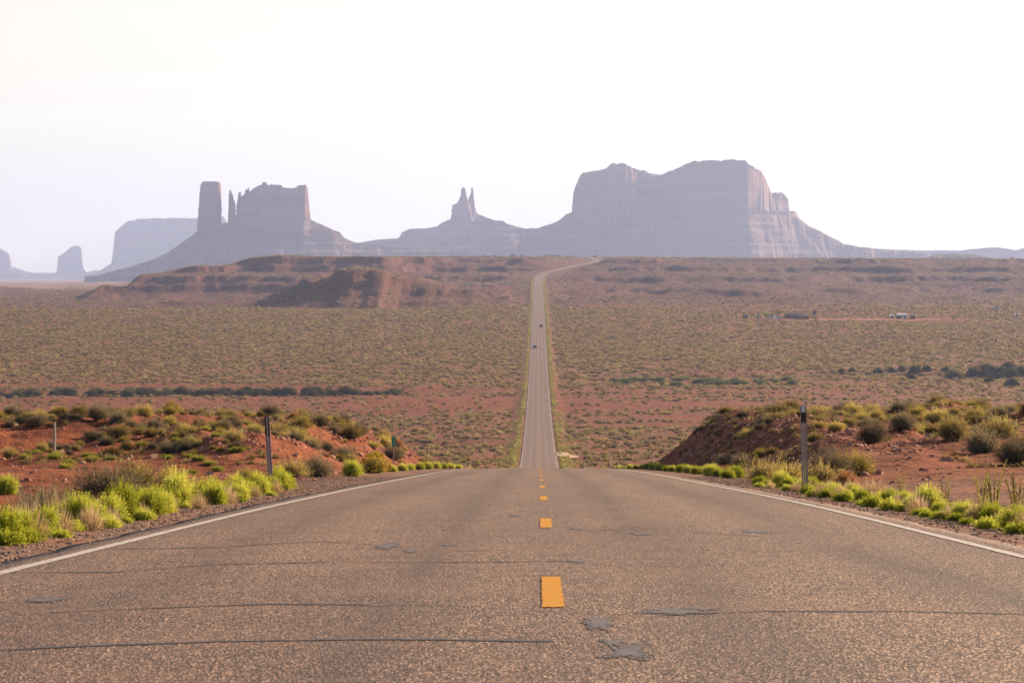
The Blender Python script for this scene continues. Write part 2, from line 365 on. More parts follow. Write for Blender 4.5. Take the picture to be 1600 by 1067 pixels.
M['reflector'] = plain('silver_reflector_sheet', (.62,.62,.63), .4, .5)
M['wood'] = plain('weathered_wood', (.45,.36,.28), .9, .1, 0, .35, 14)
M['sign_green'] = plain('green_sign_sheet', (.0,.30,.20), .5, .4, 0, .1)
M['sign_white'] = plain('white_sign_letter', (.75,.78,.74), .5, .4, 0, .05)
M['bluff'] = rock_mat('red_sandstone_cliff', [(.13,.055,.04), (.21,.095,.068), (.28,.14,.10)], .03, .03)
M['talus'] = rock_mat('talus_slope', [(.11,.052,.038), (.16,.08,.058), (.22,.12,.085)], .06, .01)
M['rubble'] = plain('broken_red_stone', (.46,.21,.14), .9, .2, 0, .5, 3)
M['car_dark'] = plain('dark_car_paint', (.02,.022,.028), .25, .5, .3, .05)
M['car_white'] = plain('white_car_paint', (.75,.75,.74), .3, .5, 0, .03)
M['glass'] = plain('car_glass', (.03,.035,.04), .08, .6, 0, .05)
M['tyre'] = plain('tyre_rubber', (.02,.02,.02), .9, .1)
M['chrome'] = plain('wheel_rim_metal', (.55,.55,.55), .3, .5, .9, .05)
M['lamp'] = plain('lamp_lens', (.8,.8,.78), .2, .5, 0, .03)
M['lamp_red'] = plain('red_lamp_lens', (.35,.02,.02), .2, .5, 0, .03)
M['stucco'] = plain('tan_stucco', (.26,.13,.095), .9, .2)
M['roof'] = plain('brown_roof', (.17,.10,.085), .9, .2)
M['white_wall'] = plain('white_siding', (.72,.70,.66), .7, .3, 0, .06)
M['dark_wood'] = plain('dark_timber', (.05,.035,.03), .9, .2)
M['window'] = plain('window_pane', (.04,.045,.05), .15, .5, 0, .05)
M['bark'] = plain('tree_bark', (.14,.10,.07), .9, .1)

# ---------------------------------------------------------------- ground, road
def rows():
    r = [np.arange(-200, 0, 20.), np.linspace(0, 6, 7)[:-1], np.exp(np.linspace(math.log(6), math.log(160), 330))[:-1],
         np.linspace(160, 480, 110)[:-1], np.linspace(480, 1600, 360)[:-1], np.linspace(1600, 3500, 420)[:-1],
         np.exp(np.linspace(math.log(3500), math.log(18600), 90))]
    return np.concatenate(r)
Y = rows()
u = np.linspace(-.235, .235, 860); e = .235+np.cumsum(np.geomspace(.0008, .12, 42))
U = np.concatenate([-e[::-1], u, e])
YY, UU = np.meshgrid(Y, U, indexing='ij'); XX = UU*(np.maximum(YY, 0)+120)+centre(np.clip(YY, 0, 3300))*(np.abs(UU) < .235)*0
ZZ = ground(XX, YY)
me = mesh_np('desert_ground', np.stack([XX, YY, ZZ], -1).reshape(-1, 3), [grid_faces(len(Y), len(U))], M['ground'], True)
AX = np.abs(XX-centre(YY)); PA = pxang(XX, YY)
def vegden(x, y):
    """share of the ground under scrub"""
    X = np.abs(x-centre(y)); pa = pxang(x, y)
    n = fbm(x*.004, y*.0075, 61, 5); n2 = fbm(x*.03, y*.03, 63, 4)
    plain_ = ss(950, 1120, y+60*n)*(1-.5*ss(1650, 1800, y))
    bare = ss(.02, .38, n+.35*n2)
    v = .5+.4*plain_-.5*bare*(1-.35*plain_)
    v = v*np.where(y < 900, .75+.5*ss(-.3, .5, n2+n), 1)+.12*(1-plain_)
    streak = fbm(x*.006, y*.03, 64, 4); v = v-.5*ss(.08, .4, streak)*(1-.5*plain_)
    v = v*(1-.5*ss(1720, 1900, y))*(.6+.55*ss(-.3, .35, fbm(x*.09, y*.06, 66, 3))+.12*plain_)
    # red dirt tracks across the valley
    v = v*(1-1.0*np.exp(-((y-1572)/24)**4)*ss(118, 135, x)*(1-ss(250, 290, x)))
    return np.clip(v, 0, 1)
veg = np.where(YY > 300, vegden(XX, YY), .08*ss(0, .6, fbm(XX*.1, YY*.05, 65, 3)))
attr(me, 'veg', veg*.75*(1-ss(3500, 6000, YY)))
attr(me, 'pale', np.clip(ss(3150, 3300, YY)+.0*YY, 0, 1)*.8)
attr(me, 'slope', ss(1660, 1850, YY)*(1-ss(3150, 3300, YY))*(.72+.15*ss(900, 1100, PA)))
gr = (1-ss(5.0, 6.4, AX+.5*fbm(XX*.5, YY*.2, 67, 3)))*(1-ss(300, 600, YY))
gr = np.maximum(gr, .5*(XX > 5)*(1-ss(9, 12, AX))*(1-ss(50, 62, YY)))
attr(me, 'gravel', gr)
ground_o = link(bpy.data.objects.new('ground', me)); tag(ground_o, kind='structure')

ry = np.concatenate([np.arange(-60, 5, 3.), np.arange(5, 160, .5), np.arange(160, 600, 3.), np.arange(600, 2300, 8.), np.arange(2300, 3200, 4.)])
def road_frame(yy):
    c = centre(yy); dx = (centre(yy+1)-centre(yy-1))/2; n = np.stack([np.ones_like(dx), -dx], -1)/np.sqrt(1+dx*dx)[:, None]
    return c, n
def strip(name, yy, offs, lift, m, parent=None, jitter=None, ends=None):
    c, n = road_frame(yy); P = []
    for k, of in enumerate(offs):
        o_ = of+(jitter(k, yy) if jitter else 0)
        x = c+n[:, 0]*o_; y = yy+n[:, 1]*o_
        P.append(np.stack([x, y, prof(yy)-.00035*o_**2*np.sign(1)*4+lift], -1))
    V = np.stack(P, 1).reshape(-1, 3)
    me = mesh_np(name, V, [grid_faces(len(yy), len(offs))], m, True)
    if len(offs) == 4: attr(me, 'edge', np.tile([0., 1., 1., 0.], len(yy)) if ends is None else np.outer(ends, [0., 1., 1., 0.]))
    return link(bpy.data.objects.new(name, me), parent)
ED = 4.0
offs = np.array([-ED-.02, -ED, *np.linspace(-3.8, 3.8, 21), ED, ED+.02])
road = strip('road', ry, offs, 0, M['road'], None, lambda k, yy: (.09*fbm(yy*.35, yy*0+k//3, 71, 4)+.04*perlin(yy*1.7, yy*0+k//3, 72)) if k in (0, 1, 23, 24) else 0)
V = np.empty(len(road.data.vertices)*3, np.float32); road.data.vertices.foreach_get('co', V); V = V.reshape(len(ry), 25, 3)
V[:, 0, 2] -= .12; V[:, 24, 2] -= .12; road.data.vertices.foreach_set('co', V.ravel())
tag(road, kind='structure')
def lift(y0): return .004 if y0 < 150 else .03
for s in (-1, 1):
    strip('edge_line', ry, [s*3.65-.056, s*3.65-.036, s*3.65+.036, s*3.65+.056], 0, M['white_line'], road,
          lambda k, yy: .012*perlin(yy*1.3, yy*0+k, 73)+.03*perlin(yy*.03, yy*0, 74)+.0*yy)
    eo = [o for o in road.children][-1]
    V = np.empty(len(eo.data.vertices)*3, np.float32); eo.data.vertices.foreach_get('co', V); V = V.reshape(-1, 3)
    V[:, 2] += np.where(V[:, 1] < 200, .005, .04); eo.data.vertices.foreach_set('co', V.ravel())
d0 = rd(863, 951)[1]
k = 0
while True:
    a = d0+12.19*k; b = a+3.05; k += 1
    if a > 1250: break
    if 155 < a < 470: continue
    yy = np.concatenate([[a, a+.08], np.linspace(a+.2, b-.2, 12), [b-.08, b]])
    strip('centre_dash', yy, [-.062, -.042, .042, .062], .005 if a < 200 else .04, M['yellow_line'], road, lambda kk, yy: .006*perlin(yy*3, yy*0+kk, 75), np.array([0.]+[1.]*14+[0.]))

def on_road(x, y, l=.0035): return (x, y, float(prof(y))-.0014*x*x+l)
def ribbon(name, pts, wid, m, seed=0, l=.0035):
    P = np.array([rd(*p) for p in pts]); t = np.concatenate([[0], np.cumsum(np.hypot(*np.diff(P, axis=0).T))]); n = max(int(t[-1]/.04), 6)
    s_ = np.linspace(0, t[-1], n); x = np.interp(s_, t, P[:, 0]); y = np.interp(s_, t, P[:, 1])+.03*fbm(s_*1.5, s_*0+seed, 81, 4)+.014*fbm(s_*9, s_*0+seed, 82, 3)
    wv = wid*(.6+.9*np.clip(.5+fbm(s_*1.1, s_*0+seed, 83, 3), 0, 1.3))*np.clip(np.minimum(s_, t[-1]-s_)*4, .1, 1)
    V = []
    for i in range(n): V += [on_road(x[i], y[i]-wv[i]/2, l), on_road(x[i], y[i], l), on_road(x[i], y[i]+wv[i]/2, l)]
    me = mesh_np(name, V, [grid_faces(n, 3)], m, True); attr(me, 'edge', np.outer(np.clip(np.minimum(s_, t[-1]-s_)*5, 0, 1), [.15, 1, .15])); return link(bpy.data.objects.new(name, me), road)
for i, (pts, wd) in enumerate([([(-40,1018),(130,1010),(330,1004),(560,1001),(700,1001),(900,1005)], .045), ([(40,958),(200,952),(420,945),(640,947),(760,949)], .03),
        ([(1000,965),(1200,955),(1420,955),(1640,958)], .03), ([(-30,893),(180,893),(330,882),(520,879),(680,880),(930,877)], .035),
        ([(140,857),(330,855),(500,846),(640,856)], .04), ([(780,902),(900,899)], .04), ([(880,830),(1010,827),(1200,838)], .04), ([(700,862),(820,860)], .05), ([(830,1032),(880,1033)], .012)]):
    ribbon('tar_seam', pts, wd*1.7, M['tar'], i)
def blob(name, px, py, rx, ry_, m, seed, l=.0045):
    x, y = rd(px, py); n = 40; V = [on_road(x, y, l)]
    for k in range(n):
        a = 2*PI*k/n; r = 1+.55*float(fbm(np.array([math.cos(a)*1.3+seed*7.1]), np.array([math.sin(a)*1.3]), 91, 4)[0]); V.append(on_road(x+1.3*rx*r*math.cos(a), y+1.3*ry_*r*math.sin(a), l))
    me = mesh_np(name, V, [np.array([[0, 1+k, 1+(k+1)%n] for k in range(n)])], m, True); attr(me, 'edge', [1.]+[-.1]*n); link(bpy.data.objects.new(name, me), road)
for i, b in enumerate([(935,975,.07,.33), (985,1022,.09,.28), (960,1005,.05,.2), (1060,957,.16,.16), (1100,952,.1,.1), (606,854,.08,.5), (640,862,.05,.25), (65,937,.1,.22), (815,790,.035,.7), (812,770,.03,.8), (900,826,.06,.3), (905,878,.06,.2), (1000,835,.07,.35), (700,852,.04,.2), (806,806,.05,.5), (1180,830,.1,.4)]):
    blob('tar_patch', *b, M['tarpatch'], i)
for i, (px, py, wpx) in enumerate([(590,948,70),(655,877,30),(636,880,24),(687,834,28),(690,838,22),(702,820,20),(706,811,18),(712,802,16),(716,794,14),(720,788,12),(80,955,60),(585,1000,60),(1580,957,70),(350,856,40),(250,893,50),(445,820,30),(455,815,26),(420,829,30),(600,747,26),(560,752,30),(1390,893,40)]):
    ribbon('paint_scrape', [(px-wpx/2, py), (px+wpx/2, py)], .045 if py > 860 else .07, M['scrape'], 20+i, .0052)

# ---------------------------------------------------------------- brush, grass and stones
def brush_mesh(name, m, n, R, H, wid, leaves=3, lw=.012, ll=.04, up=.6, seed=1, core=.25, head=None, spread=1.0, rough=.22):
    r = np.random.default_rng(seed)
    a = r.uniform(0, 2*PI, n); e = np.arccos(r.uniform(0, 1, n)**(up))      # polar angle from vertical
    rad = (1-rough*r.random(n)**1.5*1.3)*(1+rough*1.2*fbm(np.cos(a)*1.6+seed, np.sin(a)*1.6+np.cos(e)*2, seed, 3))
    tip = np.stack([np.cos(a)*np.sin(e)*R*rad, np.sin(a)*np.sin(e)*R*rad, .04*H+np.cos(e)*H*rad*.96], -1)
    base = np.stack([np.cos(a)*core*R*r.random(n), np.sin(a)*core*R*r.random(n), np.zeros(n)-.03], -1)
    mid = base+(tip-base)*.6; mid[:, 2] += .10*H*np.sin(e)*spread; mid += r.normal(0, .02*R, (n, 3))
    side = np.stack([-np.sin(a+r.normal(0, .8, n)), np.cos(a+r.normal(0, .8, n)), np.zeros(n)], -1)*wid/2
    V = np.concatenate([base-side*.8, base+side*.8, mid+side, mid-side, tip], 0)
    i = np.arange(n); quads = np.stack([i, i+n, i+2*n, i+3*n], 1); tris = [np.stack([i+3*n, i+2*n, i+4*n], 1)]
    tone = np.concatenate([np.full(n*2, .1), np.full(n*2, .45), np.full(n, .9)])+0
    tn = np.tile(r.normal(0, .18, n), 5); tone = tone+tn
    if leaves:
        k = n*leaves; t = r.uniform(.35, 1.0, k); idx = np.repeat(i, leaves)
        p = np.where((t < .6)[:, None], base[idx]+(mid[idx]-base[idx])*(t/.6)[:, None], mid[idx]+(tip[idx]-mid[idx])*((t-.6)/.4)[:, None])
        d = (tip-mid)[idx]; d /= np.linalg.norm(d, axis=1)[:, None]+1e-6; d += r.normal(0, .55, (k, 3)); d[:, 2] += .25; d /= np.linalg.norm(d, axis=1)[:, None]
        q = np.cross(d, r.normal(0, 1, (k, 3))); q /= np.linalg.norm(q, axis=1)[:, None]+1e-6
        sz = r.uniform(.6, 1.3, k)[:, None]
        b0 = len(V); V = np.concatenate([V, p-q*lw/2*sz, p+q*lw/2*sz, p+d*ll*sz]); j = np.arange(k)+b0
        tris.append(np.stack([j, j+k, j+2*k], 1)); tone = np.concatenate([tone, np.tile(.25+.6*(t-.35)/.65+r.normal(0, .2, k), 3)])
    me = mesh_np(name, V, [quads]+tris, m); attr(me, 'tone', np.clip(tone, 0, 1)); return me
def stalks_mesh(name, m, n, R, H, seed):
    """tall weeds: bent stalks with seed heads"""
    r = np.random.default_rng(seed); V = []; Q = []; T = []; tone = []
    for s_ in range(n):
        a = r.uniform(0, 2*PI); b = np.array([math.cos(a)*R*.4*r.random(), math.sin(a)*R*.4*r.random(), -.03]); lean = np.array([math.cos(a), math.sin(a), 0])*R*r.uniform(.2, 1); h = H*r.uniform(.6, 1)
        pts = [b+lean*(t**2)+np.array([0, 0, h*t]) for t in np.linspace(0, 1, 7)]
        for k in range(6):
            for wv in (np.array([.006, 0, 0]), np.array([0, .006, 0])):
                o = len(V); V += [pts[k]-wv, pts[k]+wv, pts[k+1]+wv*.8, pts[k+1]-wv*.8]; Q.append((o, o+1, o+2, o+3)); tone += [.4]*4
        for k in range(70):
            t = r.uniform(.3, 1); p = b+lean*(t**2)+np.array([0, 0, h*t]); d = r.normal(0, 1, 3); d[2] = abs(d[2])+.6; d /= np.linalg.norm(d); q = np.cross(d, r.normal(0, 1, 3)); q /= np.linalg.norm(q)
            l_ = .05 if t > .65 else .07; o = len(V); V += [p-q*.008, p+q*.008, p+d*l_*r.uniform(.5, 1)]; T.append((o, o+1, o+2)); tone += [r.uniform(.2, 1)]*3
    me = mesh_np(name, V, [np.array(Q), np.array(T)], m); attr(me, 'tone', tone); return me
def twig_mesh(name, R, H, seed):
    r = random.Random(seed); b = MB()
    for k in range(9):
        a = r.uniform(0, 2*PI); e = r.uniform(.2, 1.1); p0 = Vector((0,0,-.03)); p1 = Vector((math.cos(a)*math.sin(e)*R*.45, math.sin(a)*math.sin(e)*R*.45, H*.4*math.cos(e)+.03)); p2 = p1*1.75+Vector((r.uniform(-.05,.05), r.uniform(-.05,.05), 0))*R
        b.tube([p0, p1, p2], [.012, .008, .003], 5)
    o = b.build(name, M['twig']); me = o.data; bpy.data.objects.remove(o); return me
KIND = {}
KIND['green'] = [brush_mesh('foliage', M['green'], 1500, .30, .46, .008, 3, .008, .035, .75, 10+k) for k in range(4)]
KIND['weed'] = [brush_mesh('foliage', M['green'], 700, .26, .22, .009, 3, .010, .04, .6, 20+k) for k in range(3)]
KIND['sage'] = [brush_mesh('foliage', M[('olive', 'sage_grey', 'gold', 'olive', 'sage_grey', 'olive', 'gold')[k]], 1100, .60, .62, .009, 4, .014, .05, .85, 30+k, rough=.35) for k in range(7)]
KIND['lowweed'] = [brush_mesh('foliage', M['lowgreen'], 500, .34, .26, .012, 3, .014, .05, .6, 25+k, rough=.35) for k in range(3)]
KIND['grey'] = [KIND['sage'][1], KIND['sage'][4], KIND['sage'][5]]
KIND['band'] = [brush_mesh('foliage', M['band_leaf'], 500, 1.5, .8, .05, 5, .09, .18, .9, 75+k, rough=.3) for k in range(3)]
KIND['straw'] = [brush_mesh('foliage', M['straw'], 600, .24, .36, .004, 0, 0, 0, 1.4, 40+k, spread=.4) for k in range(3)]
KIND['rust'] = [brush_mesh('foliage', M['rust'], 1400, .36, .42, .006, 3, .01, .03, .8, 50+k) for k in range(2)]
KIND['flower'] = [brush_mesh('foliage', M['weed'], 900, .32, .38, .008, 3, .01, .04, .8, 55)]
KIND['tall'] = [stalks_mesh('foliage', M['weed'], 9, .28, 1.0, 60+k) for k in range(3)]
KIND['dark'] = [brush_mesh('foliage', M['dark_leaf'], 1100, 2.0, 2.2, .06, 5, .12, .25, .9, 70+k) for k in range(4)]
TW = {k: [twig_mesh('branches', r_, h_, 90+i) for i in range(2)] for k, r_, h_ in (('green', .28, .42), ('sage', .58, .58), ('rust', .36, .4), ('flower', .3, .36), ('dark', 1.8, 2.0))}
NAMES = dict(green='green_bush', weed='weed_clump', sage='sagebrush', straw='grass_tuft', rust='dead_bush', flower='flowering_bush', lowweed='low_bush', band='streamside_bush', grey='sagebrush', tall='tall_weed', dark='tamarisk_bush')
CATS = dict(green='bush', weed='weed', sage='bush', straw='grass tuft', rust='bush', flower='bush', lowweed='bush', band='bush', grey='bush', tall='weed', dark='bush')
_n = 0
def plant(kind, x, y, s=1.0, label=None, group=None, sx=None, sz=None, z=None):
    global _n; _n += 1
    t = thing(NAMES[kind], label, CATS[kind], (x, y, (gz(x, y) if z is None else z)-.02), random.uniform(0, 2*PI), group)
    q = .76 if kind == 'green' and y < 60 else 1
    t.scale = (s*q*(sx or 1), s*q*(sx or 1), s*q*(sz or 1))
    me = KIND[kind][_n % len(KIND[kind])]; link(bpy.data.objects.new('foliage', me), t)
    if kind in TW or kind == 'grey': link(bpy.data.objects.new('branches', TW[kind.replace('grey', 'sage')][_n % 2]), t)
    return t
def pl(kind, px, X=None, d=None, **k):
    """X given: distance from the column; d given: X from the column"""
    if d is None: d = (X-CX)*F/(px-VPX)
    else: X = Xat(px, d)
    return plant(kind, X, d, **k)
R = random.uniform
# left verge, big clumps (own labels), then fill
G_L = 'bright green bushes along the left verge'
for px, X, s, sz, lab in [(2, -4.75, 1.05, 1, 'bright green bush cut off by the left edge of the photo, nearest the camera'),
        (62, -4.8, 1.0, .9, 'loose light green bush next to the leftmost one on the left verge'),
        (120, -4.72, 1.1, 1.05, 'full round green bush with dark interior, left of the widest verge clump'),
        (188, -4.85, 1.2, 1.1, 'largest tall yellow-green bush in the middle of the left verge row'),
        (232, -4.7, 1.05, 1.0, 'dense green bush just right of the largest one in the left verge row'),
        (275, -4.9, 1.25, 1.25, 'tallest bush of the left verge row, wispy pale top, halfway to the post'),
        (325, -4.8, 1.15, 1.05, 'rounded yellow-green bush between the wispy tall one and the black-topped post'),
        (368, -4.85, 1.15, 1.05, 'broad low yellow-green bush two clumps short of the black-topped post'),
        (402, -4.85, 1.15, 1.1, 'yellow-green bush touching the foot of the black-topped post from the near side'),
        (436, -4.9, 1.35, 1.1, 'separate rounded green bush just right of the black-topped post')]:
    pl('green', px, X, s=s, sz=sz, label=lab)
for px in (95, 150, 168, 212, 255, 300, 306, 345, 350, 382, 390, 414, 424, 446, 130, 80, 30, 262, 318, 372, 290, 335, 410, 205, 240):
    pl('green', px, R(-5.15, -4.6), s=R(.75, 1.05), group=G_L, label='bright green bush filling the unbroken left verge row before the black-topped post')
for px in range(10, 450, 26):
    pl('weed', px+R(-8, 8), R(-4.75, -4.45), s=R(.4, .8), group='low green weeds at the left gravel edge', label='low green weed on the gravel at the foot of the left verge bushes')
for px, X, s in ((175, -5.5, 1.25), (205, -5.6, 1.15), (235, -5.5, 1.1), (95, -5.3, .8), (60, -5.4, .8), (270, -5.7, 1.)):
    pl('sage', px, X, s=s*.9, group='dull brush behind the left verge row', label='dull olive brush rising behind the bright green left verge row')
for px, X, s in ((85, -5.2, 1.2), (110, -5.1, 1.), (40, -5.2, 1.1), (240, -5.6, 1.1), (262, -5.6, .9), (150, -5.2, .9), (20, -5.0, 1)):
    pl('straw', px, X, s=s, group='straw tufts behind the left verge row', label='pale straw tuft poking up behind the left verge row')
for px in (50, 90, 140, 172, 220, 265, 310, 355, 398, 430):
    pl('straw', px, R(-4.75, -4.5), s=R(.6, 1.0), group='dry tufts at the foot of the left verge row', label='dry pale tuft at the gravel foot of the left verge row')
for px in (1600, 1562, 1528, 1484, 1436, 1402, 1368, 1315, 1284, 1245, 1205):
    pl('straw', px, R(4.5, 4.75), s=R(.6, 1.0), group='dry tufts at the foot of the right verge row', label='dry pale tuft beside the white line at the foot of the right verge row')
# left beyond the post
G_L2 = 'green bushes scattered on the far left verge'
pl('green', 549, -5.6, s=1.35, sz=.9, label='single rounded green bush at the foot of the rubble bank, left of the yellow flowers')
fb = pl('flower', 586, -5.7, s=1.7, label='bush covered in yellow flowers at the foot of the left rubble bank')
b = MB(); rr = random.Random(5)
for k in range(170):
    a = rr.uniform(0, 2*PI); e = math.acos(rr.uniform(.1, 1)); p = Vector((math.cos(a)*math.sin(e)*.32, math.sin(a)*math.sin(e)*.32, .03+.36*math.cos(e)))*rr.uniform(.95, 1.12)
    b.box(p, (.035, .035, .02), rr.uniform(0, 3), rr.uniform(-.6, .6))
fl = b.build('flower_heads', M['yellow_flower'], fb); tag(fl, kind='stuff'); attr(fl.data, 'tone', np.random.default_rng(3).random(len(fl.data.vertices)))
for px, X, s in ((572, -6.2, 1.2), (600, -5.9, 1.0), (612, -5.6, .9), (628, -5.6, 1.0), (640, -5.5, 1.), (655, -5.4, 1.1), (668, -5.4, 1.2), (682, -5.4, 1.2), (693, -5.3, 1.1), (704, -5.3, 1.2), (716, -5.2, 1.2), (560, -6., .8)):
    pl('green' if px > 600 else 'weed', px, X, s=s, sz=.75, group=G_L2, label='low green bush on the far left verge beyond the yellow flowers')
# right verge
G_R = 'bright green bushes along the right verge'
for px, X, s, sz, kd, lab in [(1592, 4.75, 1.1, .75, 'green', 'low bright green bush cut off by the right edge of the photo'),
        (1545, 4.85, .95, .8, 'green', 'bright green bush under the tall weeds near the right edge'),
        (1492, 4.75, .8, .8, 'green', 'yellow-green bush between the roundest right verge bush and the tall weeds'),
        (1450, 4.9, 1.15, .95, 'green', 'roundest and tallest bright green bush of the right verge'),
        (1392, 4.85, .95, .85, 'green', 'bright green bush left of the roundest one on the right verge, beside a tall stalk'),
        (1310, 4.75, 1.0, .75, 'green', 'broad low green bush right of the reflector post, behind pink dry grass'),
        (1268, 5.0, 1.0, .9, 'green', 'green bush in front of the reflector post foot'),
        (1222, 4.9, 1.2, .95, 'green', 'full bright green bush just left of the reflector post'),
        (1188, 4.8, 1.0, .7, 'green', 'low green bush at the far end of the dense right verge row')]:
    pl(kd, px, X, s=s, sz=sz, label=lab)
for px in (1570, 1520, 1470, 1425, 1410, 1375, 1340, 1330, 1290, 1280, 1255, 1240, 1232, 1210, 1200, 1300, 1350, 1508, 1555, 1438, 1322):
    pl('green', px, R(4.65, 5.2), s=R(.6, .95), sz=.8, group=G_R, label='bright green bush filling the dense right verge row near the reflector post')
for px in range(1190, 1600, 22):
    pl('weed', px+R(-8, 8), R(4.45, 4.7), s=R(.45, .85), group='low green weeds at the right road edge', label='low green weed between the white line and the right verge bushes')
for px, X, s in ((1352, 5.0, 1.), (1362, 5.05, 1.1), (1330, 5.1, 1.), (1300, 5.1, .9), (1262, 4.8, .9), (1376, 5.2, 1.), (1340, 5.3, .8), (1255, 5.2, .8)):
    pl('straw', px, X, s=s, group='pinkish dry grass in the right verge', label='pinkish dry grass tuft among the bright green right verge bushes')
for px, X, s, lab in ((1412, 5.15, .55, 'lone tall seeding stalk left of the roundest right verge bush'), (1478, 5.3, .5, 'bent tall stalk behind the roundest right verge bush'),
        (1552, 5.35, .75, 'tall branching weed sticking above the right verge near the photo edge'), (1590, 5.3, .7, 'rightmost tall weed at the photo edge'), (1535, 5.5, .6, 'thin tall weed left of the tallest branching one'), (1170, 5.2, .8, 'thin pale stalk at the far end of the dense right verge row')):
    pl('tall', px, X, s=s, label=lab)
G_R2 = 'green bushes on the far right verge up to the crest'
for px in (1150, 1138, 1124, 1112, 1100, 1090, 1078, 1066, 1052, 1043, 1032, 1022, 1012, 1004, 994, 985, 975, 966):
    pl('green', px, R(5.0, 5.6), s=R(.8, 1.25), sz=.75, group=G_R2, label='low green bush on the far right verge between the dense row and the crest')
for px, X in ((1110, 5.6), (1022, 5.6), (1135, 5.7), (960, 5.2)): pl('rust', px, X, s=.9, group='rusty bushes among the far right verge greens', label='small rusty brown bush among the far right verge greens')
pl('rust', 1322, d=53, s=.95, label='round rusty orange bush right of the reflector post')
# brush behind the right verge
for px, d, s, lab in [(1195, 62, .95, 'domed olive bush with golden edge left of the reflector post'), (1232, 60, .9, 'golden olive bush directly behind the reflector post'),
        (1285, 58, .9, 'golden-edged bush at the right side of the reflector post foot'), (1300, 64, 1.35, 'large pale-topped sagebrush right of the reflector post'), (1335, 66, 1.2, 'broad sagebrush beside the large pale-topped one'),
        (1362, 78, 1.1, 'sagebrush on the slope between the pale-topped one and the lone dark bush'), (1410, 84, 1.0, 'lone rounded dark olive bush on the bare red slope'),
        (1490, 80, 1.3, 'big grey-olive sagebrush at the left end of the thicket by the right edge'), (1535, 76, 1.3, 'tall grey sagebrush in the middle of the thicket by the right edge'), (1590, 70, 1.4, 'grey sagebrush thicket cut off at the right edge'),
        (1560, 82, 1.4, 'brown sagebrush behind the grey thicket by the right edge'), (1135, 95, .8, 'dull sagebrush in the shade at the toe of the right bank'), (1160, 88, .9, 'dull grass-like sagebrush low on the dark right bank')]:
    pl('grey' if 'grey' in lab or 'dark' in lab or 'dull' in lab or 'brown' in lab else 'sage', px, d=d, s=s, label=lab)
def scatter_sage(n, x0, x1, y0, y1, acc, lab, grp, smin=.5, smax=1.15, kinds=('sage',)):
    c = 0; tries = 0
    while c < n and tries < n*40:
        tries += 1; d = y0+(y1-y0)*random.random(); px = random.uniform(x0, x1); x = Xat(px, d)
        if not acc(px, d, x): continue
        plant(random.choice(kinds), x, d, s=R(smin, smax), sz=R(.7, 1), label=lab, group=grp); c += 1
scatter_sage(75, 1080, 1620, 95, 140, lambda px, d, x: x > 9.2 and px < 1620, 'olive sagebrush on the crest of the right red bank', 'sagebrush on the right red bank', .6, 1.15)
scatter_sage(14, 1060, 1300, 75, 135, lambda px, d, x: 6.8 < x < 9.5, 'dull brush clinging to the shaded face of the right bank', 'brush on the shaded face of the right bank', .4, .8)
scatter_sage(26, 1300, 1620, 70, 100, lambda px, d, x: x > 10 and fbm(np.array([x*.15]), np.array([d*.05]), 5, 2)[0] > 0, 'sagebrush scattered on the red slope right of the reflector post', 'sagebrush on the right red slope', .5, .95)
# left mound
for px, d, s, lab in [(458, 72, .95, 'low olive bush at the foot of the left mound just right of the black-topped post'), (492, 74, 1.15, 'wide dark bush low on the left, right of the black-topped post'), (385, 62, .65, 'small yellow-green topped bush left of the black-topped post'),
        (365, 92, .9, 'pale spiky bush on the red slope, third of the way from post to short stake'), (350, 100, .8, 'bush with straw edge above the pale spiky bush on the left slope'), (435, 104, 1.3, 'large olive bush right of the black top of the post'), (470, 108, 1.1, 'olive bush on the mound shoulder right of the post'),
        (548, 112, 1.2, 'olive bush halfway down the rubble bank'), (560, 118, 1.0, 'olive bush near the top edge of the rubble bank'), (600, 128, 1.1, 'olive brush left of the green mile marker'), (612, 122, 1.3, 'dark brush in front of the green mile marker post'),
        (120, 105, 1.0, 'wide grey brush mass on the mound behind the short stake'), (150, 104, 1.1, 'widest grey-brown brush mass in the middle of the left mound'), (185, 104, .95, 'right end of the grey-brown brush mass on the left mound'), (30, 118, 1.1, 'dark brush mass on the far left top of the mound')]:
    pl('grey' if 'grey' in lab or 'dark' in lab or 'dull' in lab or 'brown' in lab else 'sage', px, d=d, s=s, label=lab)
scatter_sage(125, -20, 560, 96, 152, lambda px, d, x: x < -8.5, 'olive sagebrush on the left red mound', 'sagebrush on the left red mound', .45, 1.05)
scatter_sage(18, 520, 680, 100, 165, lambda px, d, x: -11 < x < -6.3, 'olive brush on the rubble bank beside the left verge', 'brush on the left rubble bank', .5, 1.1)
scatter_sage(26, -10, 400, 80, 100, lambda px, d, x: x < -10 , 'small yellow-green bush along the back of the red turnout', 'yellow-green bushes at the back of the turnout', .7, 1.2, ('lowweed',))
scatter_sage(20, -10, 620, 90, 145, lambda px, d, x: x < -7.5, 'straw coloured tuft on the left red mound', 'straw tufts on the left red mound', .8, 1.3, ('straw', 'rust'))
pl('green', 8, d=48, s=1.2, label='green bush with orange base at the left photo edge, behind the verge row')

